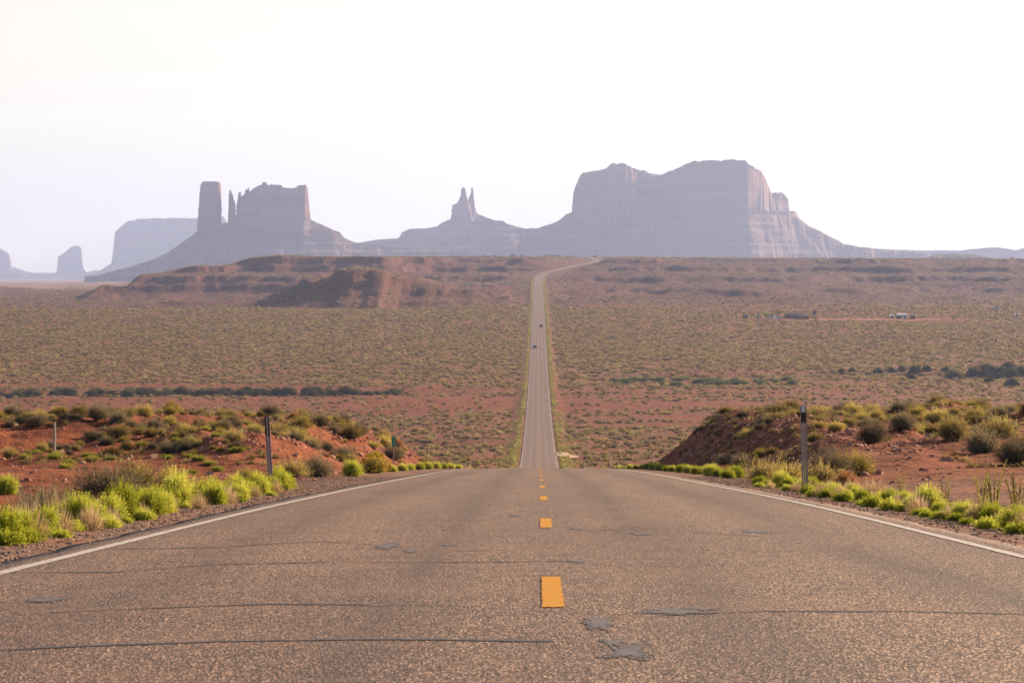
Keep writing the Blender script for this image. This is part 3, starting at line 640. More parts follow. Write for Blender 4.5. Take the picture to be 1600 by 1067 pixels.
# geometry-node scatter for what nobody could count
def scatter(name, P, S, protos, label, cat, zrot=True, tilt=False):
    coll = bpy.data.collections.new(name+'_source')
    for m_ in protos: coll.objects.link(bpy.data.objects.new(name+'_source', m_))
    me = bpy.data.meshes.new(name); me.vertices.add(len(P)); me.vertices.foreach_set('co', np.asarray(P, np.float32).ravel())
    n = len(P); attr(me, 'sc', S); attr(me, 'rz', RNG.uniform(0, 2*PI, n)); attr(me, 'tl', RNG.uniform(-1.2, 1.2, n) if tilt else np.zeros(n))
    a = me.attributes.new('pick', 'INT', 'POINT'); a.data.foreach_set('value', RNG.integers(0, len(protos), n).astype(np.int32))
    o = link(bpy.data.objects.new(name, me)); tag(o, label, cat, kind='stuff')
    ng = bpy.data.node_groups.new(name, 'GeometryNodeTree')
    ng.interface.new_socket('Geometry', in_out='INPUT', socket_type='NodeSocketGeometry'); ng.interface.new_socket('Geometry', in_out='OUTPUT', socket_type='NodeSocketGeometry')
    gi = ng.nodes.new('NodeGroupInput'); go = ng.nodes.new('NodeGroupOutput'); ip = ng.nodes.new('GeometryNodeInstanceOnPoints'); ci = ng.nodes.new('GeometryNodeCollectionInfo')
    ci.inputs['Collection'].default_value = coll; ci.inputs['Separate Children'].default_value = True; ci.inputs['Reset Children'].default_value = True
    ip.inputs['Pick Instance'].default_value = True
    def na(nm, t='FLOAT'):
        q = ng.nodes.new('GeometryNodeInputNamedAttribute'); q.data_type = t; q.inputs['Name'].default_value = nm; return q.outputs[0]
    cx = ng.nodes.new('ShaderNodeCombineXYZ'); er = ng.nodes.new('FunctionNodeEulerToRotation')
    l = ng.links.new; l(na('tl'), cx.inputs[0]); l(na('rz'), cx.inputs[2]); l(cx.outputs[0], er.inputs[0]); l(er.outputs[0], ip.inputs['Rotation'])
    l(na('sc'), ip.inputs['Scale']); l(na('pick', 'INT'), ip.inputs['Instance Index'])
    l(gi.outputs[0], ip.inputs['Points']); l(ci.outputs[0], ip.inputs['Instance']); l(ip.outputs[0], go.inputs[0])
    md = o.modifiers.new('scatter', 'NODES'); md.node_group = ng
    return o
def wedge_pts(n, y0, y1, pad=60):
    """uniform points on the ground inside the view wedge with a margin"""
    y = np.sqrt(RNG.uniform(y0*y0, y1*y1, n)); ua = RNG.uniform(-(VPX+pad)/F, (1600-VPX+pad)/F, n); return CX+ua*y, y
low_scrub = [brush_mesh('scrub', M['scrub'], 26, .55, .5, .10, 3, .13, .2, .8, 100+k) for k in range(5)]
def scrub_pts(n, y0, y1, smin, smax, lim=0.0):
    x, y = wedge_pts(n, y0, y1); v = vegden(x, y); A = np.abs(x-centre(y))
    k = (RNG.random(n) < v*1.1) & (A > 7.5+ss(2300, 2500, y)*8) & (v > lim); x = x[k]; y = y[k]
    return np.stack([x, y, ground(x, y)-.05], -1), smin+(smax-smin)*RNG.random(len(x))**2.2
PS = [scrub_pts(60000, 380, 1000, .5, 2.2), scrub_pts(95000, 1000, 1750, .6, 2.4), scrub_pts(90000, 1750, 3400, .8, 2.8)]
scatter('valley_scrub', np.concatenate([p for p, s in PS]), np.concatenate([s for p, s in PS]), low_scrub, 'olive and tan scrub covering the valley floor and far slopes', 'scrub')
# yellow-green weeds in strips beside the far road
n = 7500; yy = RNG.uniform(200, 2460, n); side = RNG.choice([-1, 1], n); X = side*(4.5+np.abs(RNG.normal(0, .8, n))*(1+.9*(yy < 800)))
kk = RNG.random(n) < .35+.9*ss(-.3, .4, fbm(yy*.02, side*5., 68, 4)); yy = yy[kk]; X = X[kk]; n = len(yy)
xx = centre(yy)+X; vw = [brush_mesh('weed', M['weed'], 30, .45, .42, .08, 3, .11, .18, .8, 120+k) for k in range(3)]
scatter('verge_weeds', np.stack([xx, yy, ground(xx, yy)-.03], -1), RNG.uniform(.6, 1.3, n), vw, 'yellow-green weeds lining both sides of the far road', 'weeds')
# tiny litter plants on the mounds
x, y = wedge_pts(26000, 60, 175, 40); A = np.abs(x); hh = ground(x, y)-prof(y)
kk = (A > 6.5) & (hh > .25) & (RNG.random(len(x)) < .35*ss(-.2, .6, fbm(x*.2, y*.1, 131, 3)))
tuft = [brush_mesh('tuft', M['scrub'], 40, .16, .17, .014, 3, .02, .04, .9, 140+k) for k in range(3)]
scatter('mound_tufts', np.stack([x, y, ground(x, y)-.01], -1)[kk], RNG.uniform(.5, 1.4, kk.sum()), tuft, 'tiny dry tufts speckling the red mounds', 'tufts')
x, y = wedge_pts(9000, 88, 158, 40); A = np.abs(x); hh = ground(x, y)-prof(y)
kk = (A > 8.2) & (hh > .5) & (RNG.random(len(x)) < .30*ss(-.35, .35, fbm(x*.12, y*.08, 133, 3)))
scatter('mound_brush', np.stack([x, y, ground(x, y)-.02], -1)[kk], RNG.uniform(.25, .75, kk.sum()), KIND['sage']+[KIND['sage'][1], KIND['sage'][4]]+KIND['straw'][:1], 'smaller brush filling in between the sagebrush on the red mounds', 'brush')
# rubble
def stone(seed, m):
    r = np.random.default_rng(seed); import bmesh
    b = bmesh.new(); bmesh.ops.create_icosphere(b, subdivisions=1, radius=1)
    for v in b.verts: v.co = Vector((v.co.x*r.uniform(.7, 1.2), v.co.y*r.uniform(.7, 1.2), v.co.z*r.uniform(.4, .8)))*r.uniform(.8, 1.15)
    me = bpy.data.meshes.new('stone'); b.to_mesh(me); b.free(); me.materials.append(m); return me
stones = [stone(150+k, M['rubble']) for k in range(5)]
x, y = wedge_pts(110000, 40, 175, 40); hh = ground(x, y)-prof(y); A = np.abs(x)
kk = (A > 5.6) & (RNG.random(len(x)) < .05+.6*ss(.3, 1.2, hh)*(1-ss(10, 14, A)))
sz_ = RNG.lognormal(-3.1, .55, kk.sum()); sz_ = np.clip(sz_, .015, .2)
scatter('rubble', np.stack([x, y, ground(x, y)], -1)[kk], sz_, stones, 'broken red stones scattered over the cut banks', 'rubble', tilt=True)
n = 16000; yy = RNG.uniform(14, 75, n); X = RNG.choice([-1, 1], n)*RNG.uniform(3.95, 6.5, n)
scatter('gravel', np.stack([X, yy, ground(X, yy)+.004], -1), RNG.uniform(.006, .022, n), [stone(160+k, plain('verge_stone', (.34,.21,.15), .9, .2, 0, .4, 3)) for k in range(3)], 'loose gravel along the road shoulders', 'gravel', tilt=True)

# dark brush in the wash and on the right: individuals
def wash_y(x): return 935+.05*x+26*float(perlin(np.array([x*.006]), np.array([0.]), 31)[0])
for i in range(85):
    px = random.uniform(-10, 640) if i < 70 else random.uniform(0, 350); d0_ = 935; x = Xat(px, d0_); d = wash_y(x)-R(2, 18)+4*(i % 3)
    plant('dark', x, d, s=R(.9, 1.9), sz=R(.7, 1.0), label='dark grey-green tamarisk in the line along the left wash', group='tamarisks along the left wash')
for px, d, s in [(1520,1075,1.6),(1535,1070,1.5),(1550,1080,1.7),(1565,1075,1.8),(1580,1070,1.8),(1595,1075,1.8),(1540,1090,1.5),(1575,1090,1.7),(1560,1060,1.3)]:
    pl('dark', px, d=d, s=s, label='dark bush in the dense thicket at the right edge of the valley floor', group='dark thicket at the right edge of the valley')
for px, d, s, lab in [(1372,1075,1.2,'leftmost of the dark bushes on the right valley floor'), (1392,1080,1.0,'dark bush second from the left in the line on the right valley floor'), (1409,1085,1.1,'narrow dark bush in the middle of the right valley line'),
        (1430,1080,1.6,'largest dark dome in the middle of the right valley line'), (1448,1088,1.2,'dark bush right of the largest dome on the right valley floor'), (1422,1030,1.1,'olive bush in front of the largest dark dome'), (1490,1040,1.9,'wide olive bush left of the right edge thicket'),
        (1478,1085,1.1,'brownish bush behind the wide olive one'), (1580,990,1.5,'round green-grey bush nearest below the right edge thicket'), (1545,1010,1.1,'brown bush below the right edge thicket'), (1315,1075,.9,'brownish bush left of the dark line on the right valley floor'), (1330,1080,.8,'low brown bush beside the leftmost dark bush')]:
    pl('dark', px, d=d, s=s, label=lab)
for i in range(46):
    plant('band', Xat(random.uniform(960, 1245), 985+i*.6), 985+R(0, 34), s=R(1.2, 2.1), sz=R(.8, 1.3), label='low green bush in the green band across the right valley floor', group='green band on the right valley floor')
pl('dark', 1010, d=650, s=.75, sz=.5, label='low round green bush alone on the red flat right of the road'); pl('dark', 1024, d=650, s=.75, sz=.5, label='green bush joined to the right of the lone one on the red flat')

# ---------------------------------------------------------------- posts, markers, fences
def delineator(x, y, H, lean, label, plate_white):
    z = gz(x, y); t = thing('delineator_post', label, 'post', (x, y, z-.15), math.radians(4 if x > 0 else -30)); t.rotation_euler[1] = lean
    H += .15
    b = MB(); b.box((0, .012, H/2), (.026, .004, H)); 
    for s in (-1, 1): b.box((s*.028, 0, H/2), (.004, .028, H), s*.5); b.box((s*.043, -.013, H/2), (.026, .004, H))
    post = b.build('post', M['galv'], t)
    b = MB()
    for k in range(int(H/.045)-2): b.box((0, .0085, .2+k*.045), (.010, .003, .014))
    b.build('punched_holes', M['lamp'] if plate_white else M['black'], post)
    b = MB(); b.box((0, -.024, H-.14 if plate_white else H-.17), (.092, .008, .32 if plate_white else .36)); pt = b.build('reflector_plate', M['black'], t, bevel=.002)
    if plate_white:
        MB().box((-.006, -.031, H-.045), (.076, .004, .13)).build('reflector', M['reflector'], pt)
        MB().cyl((0, -.031, H-.28), .007, .006, 'Y').build('bolt', M['lamp'], pt)
    else: MB().box((.012, -.031, H/2), (.02, .005, H)).build('glint_strip', M['chrome'], post)  # bright strip added full length to imitate sun glint on the galvanised steel
delineator(Xat(1259, 45.5), 45.5, 1.54, math.radians(-1.6), 'steel U-channel post with white reflector on a black plate at the right verge', True)
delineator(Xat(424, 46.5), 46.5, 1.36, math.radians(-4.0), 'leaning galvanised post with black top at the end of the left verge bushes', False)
def stake(px, d, H, w_, label, m='wood', lean=0, group=None):
    x = Xat(px, d); t = MB().tube([(0,0,-.1), (lean*H*.5+.01, 0, H*.5), (lean*H, 0, H)], [w_*.55, w_*.5, w_*.42], 7).build('fence_post' if group else 'wooden_stake', M[m]); t.location = (x, d, gz(x, d)); tag(t, label, 'post', group); return t
stake(82, 93, 1.15, .11, 'short pale weathered wooden stake standing among green weeds behind the turnout', lean=.02)
# mile marker
x = Xat(615, 115); t = thing('mile_marker', 'small green mile marker sign on a thin post beside the left rubble bank', 'sign', (x, 115, gz(x, 115)-.1), math.radians(0))
sz0 = Zat(697.5, 115)-t.location.z
MB().box((0, 0, (sz0+.3)/2), (.05, .03, sz0+.3)).build('post', M['wood'], t)
pn = MB().box((0, -.025, sz0+.225), (.19, .012, .46)).build('sign_panel', M['sign_green'], t, bevel=.003)
def text(s, size, loc, parent, m):
    c = bpy.data.curves.new('lettering', 'FONT'); c.body = s; c.size = size; c.align_x = 'CENTER'; c.align_y = 'CENTER'; c.extrude = .002
    o = bpy.data.objects.new('tmp', c); C.objects.link(o); dg = bpy.context.evaluated_depsgraph_get(); me = bpy.data.meshes.new_from_object(o.evaluated_get(dg)); bpy.data.objects.remove(o)
    me.materials.clear(); me.materials.append(m); q = link(bpy.data.objects.new('lettering', me), parent); q.location = loc; q.rotation_euler = (PI/2, 0, 0); return q
text('MILE', .06, (0, -.034, sz0+.40), pn, M['sign_white']); text('1', .17, (0, -.034, sz0+.275), pn, M['sign_white']); text('3', .17, (0, -.034, sz0+.11), pn, M['sign_white'])
FG = 'fence posts across the valley floor'
for i, (px, py, hp) in enumerate([(681,686,5),(700,672,7),(717,669,6),(724,668,6),(735,650,14),(748,606,5),(752,590,5)]):
    lab = ['white topped fence post nearest the end of the left mound', 'left one of the three pale posts left of the road', 'middle one of the three pale posts left of the road', 'right one of the three pale posts left of the road', 'dark post on the red bank left of the road', 'small pale post near the left wash', 'smallest pale post left of the road above the wash'][i]
    lo, hi = 480, 1500; dd = np.linspace(lo, hi, 4000); xs = Xat(px, dd); k = int(np.argmin(np.abs(Zat(py, dd)-ground(xs, dd)))); stake(px, float(dd[k]), hp*dd[k]/F*1.15, .28 if dd[k] > 600 else .2, lab, group=FG)
for i, (px, d, hp) in enumerate([(947,735,26),(953,500,30),(928,820,7),(913,490,15),(999,560,7),(1128,1300,6),(932,900,8)]):
    stake(px, d, hp*d/F, .2, ['tall thin pole on the valley floor right of the road', 'tall pale-topped post right of the road just past the crest', 'small white post right of the far road by the lay-by', 'dark post just past the crest right of the road', 'white topped post left of the right bank', 'tiny pale post far out on the right plain', 'short pole above the tall thin one on the right'][i], group='fence posts right of the far road')
for i, (px, h) in enumerate([(759, 15), (790, 9)]): stake(px, 480, h*480/F, .2, ['dark fence post past the crest left of the road', 'shorter post next to the road just past the crest'][i], 'dark_wood', group='posts left of the road past the crest')

# ---------------------------------------------------------------- cars
def car(x, y, away, label):
    t = thing('parked_car' if away is None else 'car', label, 'car', (x, y, float(prof(y)) if away is not None else gz(x, y)), 0 if away else PI)
    white = away is None; pm = M['car_white'] if white else M['car_dark']
    # body runs along y, front at +y
    body = [(-2.3,.35),(-2.3,.85),(-2.2,1.05),(-1.2,1.08),(1.0,1.05),(1.7,.98),(2.2,.82),(2.3,.6),(2.25,.3)]
    MB().prism(body, -.92, .92).build('body', pm, t, bevel=.05)
    cab = [(-2.1,1.06),(-1.75,1.62),(-1.4,1.68),(.2,1.68),(.55,1.58),(1.25,1.06)]
    MB().prism(cab, -.8, .8).build('cabin', M['glass'], t, bevel=.05)
    MB().prism([(-1.75,1.64),(-1.5,1.72),(.25,1.72),(.5,1.62)], -.78, .78).build('roof', M['car_white'] if not away else pm, t, bevel=.02)
    for sx in (-1, 1):
        for yy_ in (-1.4, 1.4):
            wh = MB().cyl((sx*.84, yy_, .34), .34, .22, 'X', 20).build('wheel', M['tyre'], t); MB().cyl((sx*.955, yy_, .34), .2, .02, 'X', 16).build('rim', M['chrome'], wh)
        MB().box((sx*.68, 2.27, .72), (.34, .08, .18)).build('headlight', M['lamp'], t, bevel=.02)
        MB().box((sx*.72, -2.31, .85), (.26, .05, .2)).build('tail_light', M['lamp_red'], t, bevel=.02)
        MB().box((sx*1.0, .75, 1.12), (.2, .12, .14)).build('mirror', pm, t, bevel=.02)
    MB().box((0, 2.31, .5), (1.0, .04, .2)).build('grille', M['black'], t); MB().box((0, 2.32, .38), (1.7, .08, .1)).build('bumper', M['chrome'], t)
    MB().box((0, -2.33, .6), (.5, .02, .14)).build('licence_plate', M['white_wall'], t)
    return t
car(-1.75, 1262, False, 'dark car with pale roof coming towards the camera in the left lane'); car(1.55, 1470, True, 'small dark car driving away in the right lane, further up the road')

# ---------------------------------------------------------------- homestead on the plain
HD = 1585
def hloc(px, d=HD): x = Xat(px, d); return (x, d, gz(x, d))
def house(px, d, W, D, H, RH, label, wall, roof, name='house', rz=0, cat='house', wins=3):
    x, y, z = hloc(px, d); t = thing(name, label, cat, (x, y, z-.15), rz)
    wl = MB().box((0, 0, H/2), (W, D, H)).build('wall', M[wall], t)
    rf = MB(); n = RH; rf.add([(-W/2-.4, -D/2-.4, H), (W/2+.4, -D/2-.4, H), (W/2+.4, D/2+.4, H), (-W/2-.4, D/2+.4, H), (-W/2+.2*W*(n > .5), 0, H+n), (W/2-.2*W*(n > .5), 0, H+n)], [(0,1,5,4), (2,3,4,5), (1,2,5), (3,0,4), (3,2,1,0)]).build('roof', M[roof], t)
    for k in range(wins):
        fx = -W/2+W*(k+.7)/(wins+.6); wd = MB().box((fx, -D/2-.03, H*.55), (min(1.1, W/6), .05, .9)).build('window', M['window'], t); MB().box((fx, -D/2-.04, H*.55-.5), (min(1.3, W/5), .1, .08)).build('sill', M['white_wall'], wd)
    MB().box((W/2-W/(wins+2), -D/2-.03, 1.05), (.95, .05, 2.0)).build('door', M['dark_wood'], t); return t
house(1242, HD, 12.5, 8, 2.7, 1.6, 'long low brown house in the middle of the homestead, beside the dark tower', 'stucco', 'roof')
house(1257, HD-9, 5.0, 5, 2.1, .9, 'small outbuilding at the right end of the long brown house', 'stucco', 'roof', 'shed', cat='shed', wins=1)
house(1164, HD-4, 2.6, 2.4, 2.0, .5, 'small brown shed at the far left of the homestead', 'dark_wood', 'roof', 'shed', cat='shed', wins=0)
house(1184, HD-4, 1.7, 1.7, 2.1, .4, 'tiny pale shed left of the homestead trees', 'white_wall', 'roof', 'shed', cat='shed', wins=0)
house(1393, HD, 2.2, 2.2, 2.2, .4, 'small white shed left of the white trailer on the right plain', 'white_wall', 'white_wall', 'shed', cat='shed', wins=0)
house(1408, HD, 5.8, 3, 2.9, .5, 'white trailer home standing alone on the right plain', 'white_wall', 'white_wall', 'trailer_home', rz=.3, cat='trailer', wins=2)
house(1425, HD, 3.4, 3, 2.4, .5, 'tan shed just right of the white trailer home', 'stucco', 'stucco', 'shed', cat='shed', wins=1)
house(1403, HD-2, 2.6, 2.5, 1.6, .5, 'dark lean-to against the left side of the white trailer home', 'dark_wood', 'roof', 'shed', cat='shed', wins=0)
house(1556, 1700, 3.5, 3, 2.6, .6, 'grey-white shed far right near the foot of the slope', 'white_wall', 'roof', 'shed', cat='shed', wins=0)
house(1587, 1610, 3.2, 2.2, 1.7, .3, 'low white shed at the far right of the plain', 'white_wall', 'white_wall', 'shed', cat='shed', wins=0)
# dark tower on legs
x, y, z = hloc(1271, HD); t = thing('water_tower', 'dark leaning tower on legs right of the long brown house', 'tower', (x, y, z-.1)); t.rotation_euler[1] = .06
MB().box((.1, 0, 4.0), (1.9, 1.9, 2.0)).build('tank', M['dark_wood'], t, bevel=.05); MB().box((.1, 0, 5.1), (2.1, 2.1, .2)).build('roof', M['roof'], t)
for sx in (-1, 1):
    for sy in (-1, 1): MB().box((.1+sx*.8, sy*.8, 1.5), (.2, .2, 3.0)).build('leg', M['dark_wood'], t)
MB().box((.1, -.8, 1.6), (1.5, .12, .15)).build('brace', M['dark_wood'], t); MB().box((.1, .8, 1.6), (1.5, .12, .15)).build('brace', M['dark_wood'], t)
t = car(*hloc(1204, HD-8)[:2], None, 'white car parked under the pale tree left of the long brown house'); t.rotation_euler[2] = 1.3
t = car(*hloc(1215, HD-6)[:2], None, 'second white parked car, next to the long brown house'); t.rotation_euler[2] = 1.8
def tree(px, d, H, Rr, label, seed):
    x, y, z = hloc(px, d); t = thing('cottonwood_tree', label, 'tree', (x, y, z-.1)); r = random.Random(seed)
    tr = MB().tube([(0,0,0), (.1,0,H*.3), (.15,.1,H*.6)], [.3, .22, .1], 8)
    for k in range(6):
        a = k*1.05; tr.tube([(.1,0,H*.3), (math.cos(a)*Rr*.5, math.sin(a)*Rr*.5, H*.55), (math.cos(a)*Rr*.75, math.sin(a)*Rr*.75, H*.75)], [.14, .08, .03], 5)
    tr.build('trunk', M['bark'], t)
    g = np.random.default_rng(seed); n = 2600; cl = g.normal(0, 1, (26, 3)); cl /= np.linalg.norm(cl, axis=1)[:, None]; cl *= g.uniform(.35, .85, (26, 1)); c = cl[g.integers(0, 26, n)]
    p = (c+g.normal(0, .17, (n, 3)))*np.array([Rr, Rr, H*.38])+np.array([0, 0, H*.62]); a1 = g.normal(0, .13, (n, 3)); a2 = g.normal(0, .13, (n, 3))
    me = mesh_np('crown', np.concatenate([p, p+a1, p+a2]), [np.stack([np.arange(n), np.arange(n)+n, np.arange(n)+2*n], 1)], M['weed']); attr(me, 'tone', np.tile(g.random(n)*.7, 3))
    link(bpy.data.objects.new('crown', me), t)
tree(1197, HD+4, 4.0, 3.2, 'low pale green tree at the left of the homestead', 1); tree(1216, HD+6, 6.6, 3.8, 'tallest pale green tree of the homestead', 2); tree(1206, HD+8, 3.6, 1.7, 'small tree between the two pale green ones', 3)
# on the plateau rim
def rim(px, d=3330): x = Xat(px, d); return x, d
for px, d, W, H, lab in [(762, 3340, 6, 3.4, 'tiny white building on the rim left of the road'), (853, 3360, 7, 2.4, 'tiny pale building on the rim above the bend, left one of three'), (862, 3365, 6, 2.2, 'tiny pale building on the rim above the bend, middle one of three'), (872, 3370, 9, 2.2, 'tiny low pale building on the rim above the bend, right one of three')]:
    house(px, d, W, 5, H, .6, lab, 'white_wall' if px < 800 else 'stucco', 'white_wall' if px < 800 else 'roof', 'cabin', cat='cabin', wins=2)
for px, s in ((758, 1.1), (774, .9), (801, 1.5), (815, 1.3), (707, .8), (805, .9), (828, .8), (929, 1.2), (560, 1.0), (1530, 1.2), (1580, 1.4)):
    pl('dark', px, d=3310+R(-10, 20), s=s, sz=1.0, label='lone dark bush standing on the skyline of the plateau rim', group='dark bushes along the plateau rim')

# lay-by and dirt tracks
def patch(name, pts, m, lift_=.12, n=24):
    """thin sheet laid on the ground: centre line points (px,d) with half-widths"""
    P = np.array([(Xat(px, d), d, hw) for px, d, hw in pts]); t = np.linspace(0, 1, len(P)); s_ = np.linspace(0, 1, n); x = np.interp(s_, t, P[:, 0]); y = np.interp(s_, t, P[:, 1]); hw = np.interp(s_, t, P[:, 2])
    V = []
    for i in range(n):
        for q in np.linspace(-1, 1, 7):
            yy_ = y[i]+q*hw[i]*(1+.25*float(perlin(np.array([i*.4]), np.array([q*2]), 5)[0])); V.append((x[i], yy_, gz(x[i], yy_)+lift_*(1-abs(q)**4*1.5)))
    me = mesh_np(name, V, [grid_faces(n, 7)], m, True); o = link(bpy.data.objects.new(name, me)); tag(o, kind='structure'); return o
M['dust'] = plain('pale_dust', (.42,.27,.20), .95, .1, 0, .15, .1); M['red_dust'] = plain('red_dust', (.36,.13,.07), .95, .1, 0, .25, .08)
patch('lay_by', [(868, 585, 10), (880, 585, 12), (896, 583, 9), (904, 582, 3)], M['dust'], .18)
patch('dirt_track', [(1190, 1580, 6), (1300, 1578, 10), (1400, 1580, 7), (1470, 1585, 3)], M['red_dust'], .25, 60)
patch('dirt_track', [(640, 2268, 2.5), (720, 2262, 2.5), (826, 2262, 2.5)], M['dust'], 1.2, 60)

# ---------------------------------------------------------------- buttes
def butte(name, label, d, pts, cliff_y, depth, front=None, talus=None, step=5.0, seed=0, parent=None, m='bluff', base_py=432, px0=None, px1=None, flute=14, cat='butte', slope=.62, part=None):
    """mesa as a height sheet: skyline along x, cliff and talus profile across the depth, both sides; cliff_y: pixel row where cliff meets talus"""
    pts = np.array(pts, float); a, b = pts[0, 0], pts[-1, 0]; x0, x1 = Xat(a, d), Xat(b, d); nx = int((x1-x0)/step)
    zb = Zat(base_py, d)-25; zc0 = Zat(cliff_y, d); tw = (zc0-zb)/slope; fr = front or (lambda px: 0*px)
    xs = np.linspace(x0, x1, nx); px = pxang(xs, d); T = Zat(np.interp(px, pts[:, 0], pts[:, 1]), d)
    yv = np.concatenate([np.linspace(-tw, -40, 46), np.linspace(-38, 70, 46), np.linspace(75, depth-70, 18), np.linspace(depth-60, depth+40, 20), np.linspace(depth+50, depth+tw, 20)])
    XG, YG = np.meshgrid(xs, yv); PXG = np.broadcast_to(px, XG.shape); 
    f0 = fr(PXG)
    fl = flute*(ridged(XG*.016, YG*0+seed, seed+1, 4)-.3)+flute*1.2*fbm(XG*.005, YG*0+seed, seed+3, 3)
    tal = 10*fbm(XG*.008, YG*.008, seed+4, 4)+14*ridged(XG*.012, YG*.003, seed+6, 3)
    yl = YG-f0                       # distance behind the front line
    s1 = np.minimum(yl-fl, depth-YG+fl*.6)
    st_ = np.minimum(np.minimum(YG-.4*f0-fl, depth-YG+fl*.6), 0)
    zt = zc0+st_*slope+(tal-8)*ss(0, -120, s1)
    q = zt/22; k = np.floor(q); zt = np.where(s1 < 0, zt+(22*(k+ss(.25, .5, q-k))-zt)*.5, zt)
    H = T.max()-zc0
    zcl = zc0+H*1.05*(.55*ss(0, 14, s1)+.1*ss(14, 30, s1)+.35*ss(26, 42, s1)) + .25*s1
    CZ = np.where(s1 < 0, zt, zcl)
    # skyline shifted sideways with depth so that the ends are broken up
    sh = 9*fbm(YG*.01, YG*0+seed, seed+8, 3)*ss(0, 300, np.abs(YG))
    TT = Zat(np.interp(pxang(XG+sh*1.0, d+YG), pts[:, 0], pts[:, 1]), d)
    TT = TT-4*np.abs(fbm(XG*.01, YG*.01, seed+9, 3))*ss(20, 150, YG)-d/8000*8*np.abs(fbm(XG*.035*8000/d, YG*.02, seed+10, 4))*ss(0, 30, TT-zc0)
    Z = np.minimum(TT, CZ)+1.2*fbm(XG*.04, YG*.04, seed+11, 2)*(YG > -tw+5)
    Z = np.maximum(Z, zb-30)
    me = mesh_np(name, np.stack([XG, YG+d, Z], -1).reshape(-1, 3), [grid_faces(len(yv), nx)], [M[m], M['talus']], False, (s1[:-1, :-1] < 2).astype(int).ravel())
    o = link(bpy.data.objects.new(part or name, me), parent)
    if label: tag(o, label, cat)
    return o
def column(name, d, left, right, ztop_py, zbot_py, thick, parent, seed, n=28, rows_=46, y0=0, m='bluff'):
    """free-standing pillar: left/right edges traced as (py, px) lists, oval plan, fluted"""
    py = np.linspace(zbot_py, ztop_py, rows_); l = np.interp(py, [p for p, q in left], [q for p, q in left]); r_ = np.interp(py, [p for p, q in right], [q for p, q in right])
    V = []
    for i in range(rows_):
        wb = float(fbm(np.array([i*.23+seed]), np.array([seed*1.7]), seed+2, 3)[0]); wb2 = float(fbm(np.array([i*.31+seed]), np.array([seed*2.9]), seed+4, 3)[0])
        cx_ = Xat((l[i]+r_[i])/2+.5*wb2, d); rx = (r_[i]-l[i]+.9*wb)/2/F*d; z = Zat(py[i], d)
        for k in range(n):
            a = 2*PI*k/n; f = 1+.10*float(fbm(np.array([math.cos(a)*2+seed]), np.array([math.sin(a)*2+i*.05]), seed, 3)[0])
            ca, sa = math.cos(a), math.sin(a); e = .75
            V.append((cx_+rx*math.copysign(abs(ca)**e, ca)*(f if abs(ca) < .9 else 1), d+y0+thick*rx*math.copysign(abs(sa)**e, sa)*f, z))
    V = np.array(V); Fq = []
    for i in range(rows_-1):
        for k in range(n): Fq.append((i*n+k, i*n+(k+1)%n, (i+1)*n+(k+1)%n, (i+1)*n+k))
    top = len(V); V = np.concatenate([V, [V[-n:].mean(0)+np.array([0, 0, 1])]]); tr = [(top-n+k, top-n+(k+1)%n, top) for k in range(n)]
    me = mesh_np(name, V, [np.array(Fq), np.array(tr)], [M[m]], False); return link(bpy.data.objects.new(name, me), parent)

# great mesa on the right
MD = 8000
pm = [(800,398),(826,357),(838,358),(850,354),(868,348),(880,340),(884,335),(896,331),(897,331.5),(898,296),(902,285),(908,269.5),(930,266),(945,263),(956,254.5),(962,253.5),(978,254),(990,260),(1003,262.5),(1012,268),(1030,270.5),(1045,265),(1060,260),(1072,255.5),(1084,250.5),(1110,250),(1148,248.5),(1152,250.5),(1165,252),(1170,258),(1187,263),(1193,272),(1198,285),(1205,294),(1215,292),(1222,290),(1229,300),(1234,310),(1238,307),(1241,320),(1242,334),(1250,341),(1262,350),(1275,356),(1290,366),(1305,373),(1318,380),(1340,385),(1380,389),(1440,393),(1500,397),(1560,401)]
def fr_m(px): return 260*ss(1163, 1250, px)*1.0+520*ss(1175, 1300, px)-60*np.exp(-((px-1163)/18)**2)+60*ss(960, 1010, px)*(1-ss(1040, 1090, px))
butte('sandstone_mesa', 'great flat-topped mesa right of the road, its right end sunlit', MD, pm, 331, 700, fr_m, seed=200, base_py=410, flute=30, step=6)
# throne butte with two pinnacles
KD = 9000
t = thing('throne_butte', 'slender twin-pinnacled butte on a wide cone just left of the road', 'butte', (Xat(733, KD), KD, Zat(402, KD)))
def kid(o, t): o.parent = t; o.matrix_parent_inverse = Matrix.Translation(t.location).inverted(); return o
cone = butte('skirt', None, KD, [(560,380),(590,375),(624,373),(627,364),(640,358),(668,357),(683,354),(692,347),(704,342),(707,336),(722,331),(742,331),(745,332),(752,336),(765,341),(775,345),(786,345),(792,350),(806,354),(818,357),(850,362),(900,372),(940,385)], 352, 160, seed=220, base_py=412, flute=10, step=6, slope=.5, part='talus_skirt', m='talus')
kid(cone, t)
kid(column('pinnacle', KD, [(293,723.5),(297,721),(305,720),(313,717),(318,714),(321,706.5),(335,705.5),(350,704)], [(293,725.5),(297,728),(305,729),(312,731),(320,735),(335,738),(350,742)], 293, 346, 1.0, None, 5), t)
kid(column('pinnacle', KD, [(293.5,735.5),(300,736.5),(306,734),(313,731),(320,729),(335,727),(350,722)], [(293.5,738.5),(300,739.5),(310,740.5),(320,742),(330,743.5),(350,747)], 293.5, 346, 1.1, None, 6, y0=20), t)
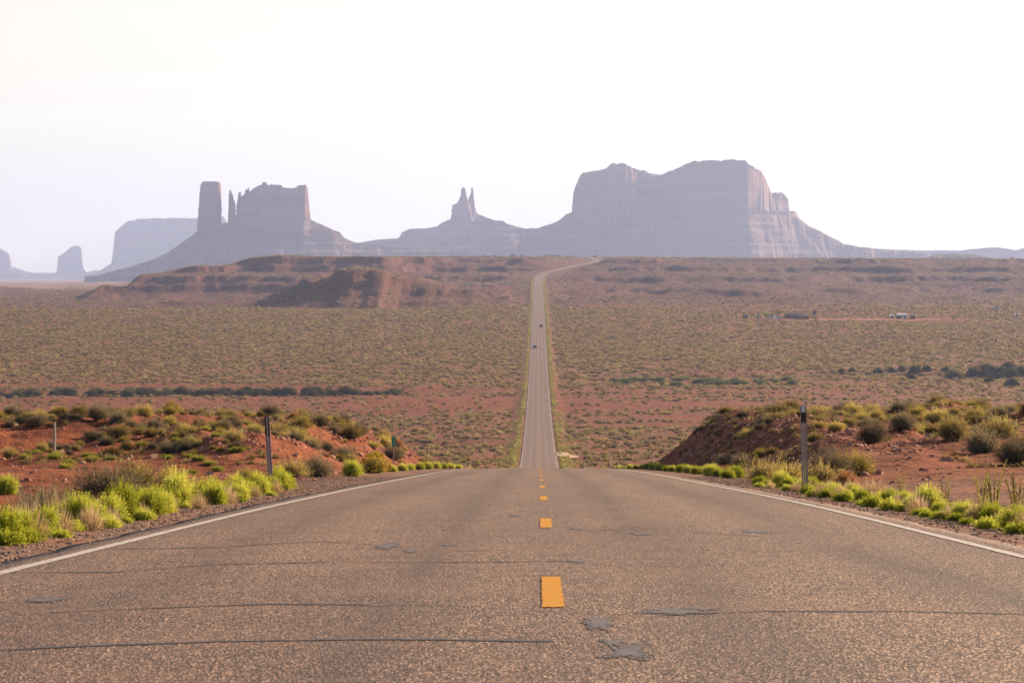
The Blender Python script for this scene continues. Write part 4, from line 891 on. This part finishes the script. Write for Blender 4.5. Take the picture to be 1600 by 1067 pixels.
# castle group on the left
SD = 7400
t = thing('castle_butte', 'castle-like butte on the left with a lone tower, thin spires and a broad block', 'butte', (Xat(400, SD), SD, Zat(420, SD)))
kid(butte('x', None, SD, [(150,431),(175,424),(205,417),(235,407),(262,395),(285,379),(300,368),(306,362),(320,357),(340,350),(352,348),(375,345),(470,345),(486,342),(497,348),(510,353),(522,359),(532,362),(537,371),(548,376),(560,380),(600,384),(700,392),(760,400)], 372, 300, seed=240, base_py=434, flute=16, step=6, slope=.5, part='talus_skirt', m='talus',
      front=lambda px: 260*ss(480, 600, px)), t)
kid(butte('x', None, SD, [(374,360),(375,345),(376,325),(377,305),(381,304),(383,300),(384,295),(386,294),(389,304),(391,297),(393,296),(400,290.5),(410,287),(411,282.5),(416,283.5),(418,287),(436,286.5),(442,291.5),(455,293),(463,292),(466,289),(478,287),(481,292),(482,310),(484,330),(486,345),(487,362)], 343, 190, seed=250, base_py=345, flute=16, step=3, part='block', front=lambda px: 90*ss(474, 488, px)+60*ss(376, 360, px)), t)
kid(column('tower', SD, [(283.5,313),(286,310),(300,308),(320,306.5),(345,304.5),(365,303)], [(283.5,338),(286,341),(310,341.5),(330,342),(345,341),(365,343)], 283, 362, .9, None, 7, 36, y0=60), t)
kid(column('spire', SD, [(296,354),(303,353),(320,352.5),(355,351)], [(296,356.5),(304,359),(312,361),(315,363),(355,365)], 296, 357, 1.0, None, 8, y0=70), t)
kid(column('spire', SD, [(299.5,367),(306,366),(320,364),(355,362)], [(299.5,371),(310,371.5),(330,372),(355,373)], 299.5, 357, 1.0, None, 9, y0=90), t)
kid(column('spire', SD, [(293,385),(300,383),(315,381),(350,379)], [(293,386.5),(300,388),(315,390),(350,392)], 292.5, 350, 1.0, None, 10, y0=40), t)
# mesas far to the left
FD = 14000
butte('pale_mesa', 'pale broad flat mesa standing behind the castle-like butte', FD, [(120,434),(150,427),(165,417),(177,410),(179,400),(179,362),(184,358),(192,351),(197,346),(212,342),(245,340.5),(290,340),(304,340),(351,338),(352,347),(400,360),(480,380)], 400, 900, seed=260, base_py=433, flute=26, step=14)
butte('lone_butte', 'small lone butte with rounded top on the far left plain', 16000, [(62,434),(80,430),(88,424),(90,419),(90,400),(96,397),(104,391),(110,386),(116,383.5),(124,385),(126.5,388),(127,405),(129,420),(134,425),(146,433)], 420, 240, seed=270, base_py=433, flute=16, step=8)
butte('edge_butte', 'butte cut off by the left edge of the photo', 15000, [(-120,434),(-90,422),(-80,400),(-60,385),(-20,384),(0,388),(4,391),(12,394),(13.5,400),(14,422),(22,427),(40,433)], 422, 500, seed=280, base_py=433, flute=20, step=10)
butte('distant_mesa', 'very faint low mesa on the horizon between the two far left buttes', 17300, [(-60,420),(10,414),(20,417),(30,421),(40,424),(55,427),(60,426),(130,427),(148,422),(165,424),(200,430)], 430, 500, seed=290, base_py=433, flute=20, step=20)
# low ridges on the right behind the plain
butte('low_ridge', 'long low hazy ridge running off the right edge of the photo', 9500, [(1280,398),(1330,386),(1400,390),(1425,391),(1500,391.5),(1516,389),(1540,387),(1560,386),(1575,389),(1585,391),(1600,387),(1640,380),(1720,378),(1800,392)], 396, 500, seed=300, base_py=410, flute=14, step=9, cat='ridge', m='talus')
butte('low_ridge', 'small reddish mound in front of the long hazy ridge at the right', 5200, [(1440,406),(1452,401),(1470,397.5),(1500,397),(1520,398),(1540,402),(1560,406)], 400, 120, seed=310, base_py=410, flute=6, step=4, cat='ridge', m='talus')

# ---------------------------------------------------------------- the air
b = MB().box((0, 8900, 100), (54000, 20200, 900)); me_ = b
hz = b.build('haze', bpy.data.materials.new('haze_air')); hm = hz.data.materials[0]; hm.use_nodes = True; nt = hm.node_tree; nt.nodes.clear()
ho = N(nt, 'ShaderNodeOutputMaterial'); pv = N(nt, 'ShaderNodeVolumePrincipled'); pv.inputs['Density'].default_value = HAZE_DENSITY; pv.inputs['Color'].default_value = col(HAZE_COLOR); pv.inputs['Anisotropy'].default_value = .3
nt.links.new(pv.outputs[0], ho.inputs['Volume']); tag(hz, 'thin blue haze over the desert', 'haze', kind='stuff')
